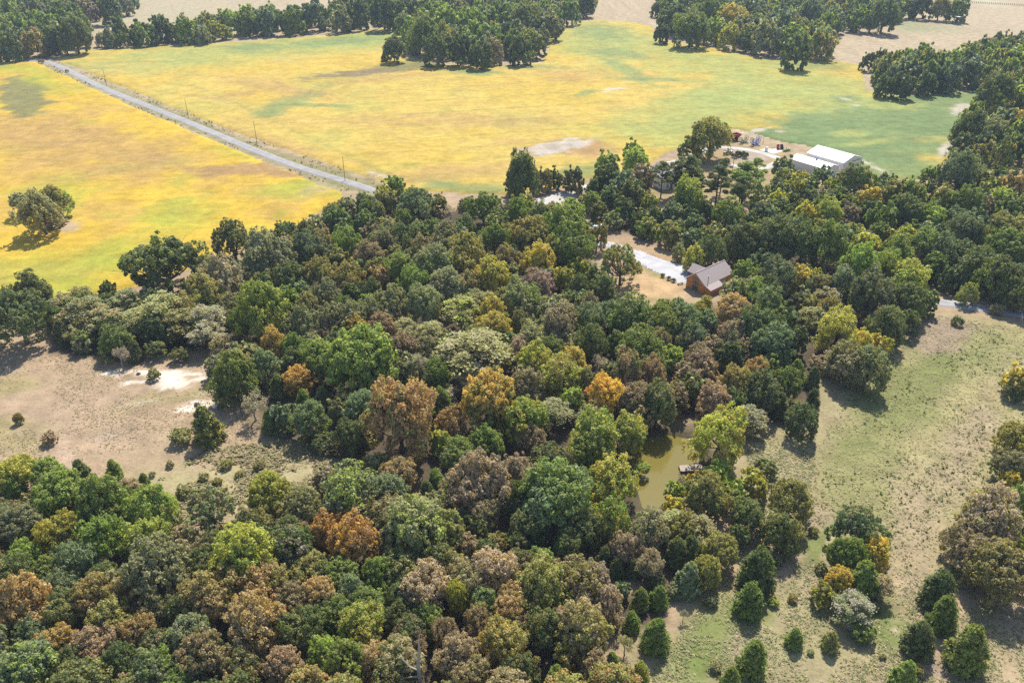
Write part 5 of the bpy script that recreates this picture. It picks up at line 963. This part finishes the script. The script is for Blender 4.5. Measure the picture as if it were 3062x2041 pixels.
fe = ob('wire_fence', None, None, tuple(rat('S', 1640, 38))); tag(fe, 'line of fence posts at the top of the far hay field', 'fence'); a0 = rat('S', 1640, 38); a1 = rat('S', 2420, 82); pm = MB().box((0, 0, .9), (.35, .35, 1.9)).mesh('post', M['pole'])
for k in range(34): ob('post', pm, fe, tuple((a1 - a0) * k / 33))
dv = (a1 - a0)
for zz in (.7, 1.4): MB().bar((0, 0, zz), (dv.x, dv.y, zz), .06).build('wire', M['steel'], fe)
# fishing dock
RD = (1850, 1230, .2125); dk = lambda x_, y_: at(RD[0] + RD[2] * x_, RD[1] + RD[2] * y_, -.25)
A, B_, D_ = dk(840, 757), dk(1090, 742), dk(880, 838); ux = (B_ - A); uy = (D_ - A); L_ = ux.length; ux.normalize(); uy = uy - ux * uy.dot(ux); Wd = max(uy.length, 1.6); uy.normalize()
dko = ob('fishing_dock', None, None, (A.x, A.y, -.25), math.atan2(ux.y, ux.x)); tag(dko, 'weathered grey plank fishing dock on the brown pond', 'dock'); sg = -1
n = 9; pm = MB().box((L_ / 2 + .6, 0, 0), (L_ + 1.2, Wd / n - .03, .07)).mesh('plank', M['greywood'])
for k in range(n): ob('plank', pm, dko, (random.uniform(-.06, .06), sg * Wd * (k + .5) / n, random.uniform(-.012, .012)))
for xx in (.15, L_ * .6): part(MB().box((xx, sg * Wd / 2, -.16), (.14, Wd + .1, .2)), 'beam', 'darkwood', dko)
for xx in (.15, L_ * .6):
    for s in (.05, Wd - .05): part(MB().box((xx, sg * s, -.7), (.14, .14, 1.6)), 'post', 'darkwood', dko)
part(MB().box((L_ / 2, sg * (Wd + .06), -.06), (L_ + 1, .06, .2)), 'fascia', 'greywood', dko)
def rock(reg, x_, y_, r_, lab, mat='rock', grp=None):
    q = rat(reg, x_, y_); rn = random.Random(int(x_)); b = bmesh.new(); bmesh.ops.create_icosphere(b, subdivisions=2, radius=r_)
    for v_ in b.verts: v_.co *= rn.uniform(.8, 1.2); v_.co.z *= .65
    me = bpy.data.meshes.new('boulder'); b.to_mesh(me); b.free(); me.materials.append(M[mat]); o = ob('boulder', me, None, (q.x, q.y, r_ * .35)); tag(o, lab, 'rock', grp)
rock('D', 1360, 1225, .75, 'dark boulder on the white sand above the lone cedar'); rock('D', 1485, 1240, .7, 'pale boulder beside the white sand near the wood edge', 'concrete'); rock('D', 955, 1010, .55, 'dark bluish boulder on the sandy patch of the dry clearing'); rock('I', 930, 490, .5, 'pale log-like stone on the grass left of the pasture clump', 'concrete')

# ------------------------------------------------------------------ ground cover nobody could count
def tufts(name, lab, poly, n, size, cols, seed, dens=None, k=6, tall=1.0, away=None):
    rng = np.random.default_rng(seed); P = [zp(*q) for q in poly]; xs = [p.x for p in P]; ys = [p.y for p in P]
    x = rng.uniform(min(xs), max(xs), n * 4); y = rng.uniform(min(ys), max(ys), n * 4); ok = inpoly(x, y, P) & (sdist(x, y, POND) < -1.5)
    if dens: ok &= rng.random(n * 4) < sstep(dens[0], dens[1], fbm(x, y, dens[2], seed))
    for wp in WOODS: ok &= sdist(x, y, wp) < 1.5
    x, y = x[ok][:n], y[ok][:n]
    if away: ok = edgedist(x, y, away, False) > 3.4; x, y = x[ok], y[ok]
    m = len(x); s = rng.uniform(*size, m)
    ce = np.stack([x, y, np.zeros(m)], 1).repeat(k, 0); ss = s.repeat(k)
    off = rng.normal(scale=.42, size=(m * k, 3)) * ss[:, None]; off[:, 2] = np.abs(off[:, 2]) * tall + .12 * ss
    Nn = unit(np.stack([off[:, 0], off[:, 1], np.full(m * k, .5 if tall >= 1 else 2.5) * ss], 1) + rng.normal(scale=.3, size=(m * k, 3)) * ss[:, None])
    V, F = cards(ce + off, Nn, ss * .75, rng, 1.2); V[:, 2] = np.maximum(V[:, 2], 0.0)
    ci = rng.integers(0, len(cols), m); col = np.array([C[c] if isinstance(c, str) else c for c in cols])[ci] * rng.uniform(.7, 1.3, (m, 1))
    o = ob(name, mk(name, V, F, M['farleaf'], pcol=col.repeat(k, 0) * (.8 if tall >= 1 else (.95 if tall < .7 else .84)))); tag(o, lab, 'grass', kind='stuff')
RIGHT = [(2100, 715), (2400, 760), (2400, 1250), (2150, 1330), (1960, 1260), (1840, 1180), (1860, 1060), (1930, 930), (2040, 820)]
tufts('grass_tufts', 'scattered dark green weed tufts all over the pasture', RIGHT, 1700, (.1, .5), ['g', (.10, .13, .045), (.12, .15, .05)], 31, (.45, .62, 12))
tufts('grass_tufts', 'short dry grass of the pasture', RIGHT, 9000, (.18, .4), [(.38, .33, .17), (.30, .29, .12), (.20, .22, .07), (.42, .36, .22)], 32, None, 4, .6)
tufts('rough_grass', 'tall rough grass and weeds around the lower cedars', [(1700, 1000), (1880, 940), (1860, 1160), (1960, 1280), (2200, 1330), (2400, 1400), (2400, 1620), (1440, 1620), (1600, 1400), (1760, 1230)], 16000, (.1, .34), [(.42, .37, .20), (.32, .32, .12), (.22, .26, .08), (.48, .41, .26), (.28, .29, .13), (.18, .22, .08)], 33, (.3, .6, 5), 5, .8)
tufts('rough_grass', 'rough brown weeds at the lower end of the dry clearing', [(330, 1110), (480, 1030), (720, 1010), (800, 1110), (640, 1210), (560, 1260), (420, 1240), (330, 1190)], 7000, (.2, .7), [(.40, .33, .18), (.32, .30, .12), (.44, .36, .22), (.24, .25, .09), (.30, .23, .14)], 34, (.38, .6, 5), 5, .9)
tufts('dry_grass', 'thin dry grass of the clearing', [(0, 830), (120, 815), (480, 820), (490, 900), (760, 1060), (420, 1150), (300, 1130), (0, 1090)], 6000, (.1, .35), [(.44, .35, .24), (.34, .28, .15), (.30, .25, .17), (.24, .24, .10), (.45, .36, .25)], 35, (.35, .65, 9), 4, .6)
tufts('roadside_weeds', 'rough weeds along the gravel road verge', [(100, 132), (250, 186), (440, 264), (600, 326), (850, 408), (900, 440), (780, 440), (585, 362), (425, 295), (300, 244), (90, 150)], 3000, (.4, 1.0), [(.26, .25, .10), (.17, .19, .06), (.34, .30, .16), (.22, .18, .10)], 36, (.3, .6, 12), 5, away=Zpoly([(40, 139), (95, 141), (135, 152), (240, 203), (430, 280), (590, 347), (700, 388), (830, 428), (940, 470)]))

# ------------------------------------------------------------------ the air
hm, N, L = newmat('haze'); pvn = N.new('ShaderNodeVolumePrincipled'); pvn.inputs['Color'].default_value = (.66, .80, 1.0, 1); pvn.inputs['Density'].default_value = HAZE; pvn.inputs['Anisotropy'].default_value = 0
o_ = N.new('ShaderNodeOutputMaterial'); L.new(pvn.outputs[0], o_.inputs['Volume'])
hz = MB().box((0, 3300, 58), (9000, 7900, 126)).build('haze', hm); tag(hz, 'thin pale blue haze over the whole landscape', 'haze', kind='stuff')
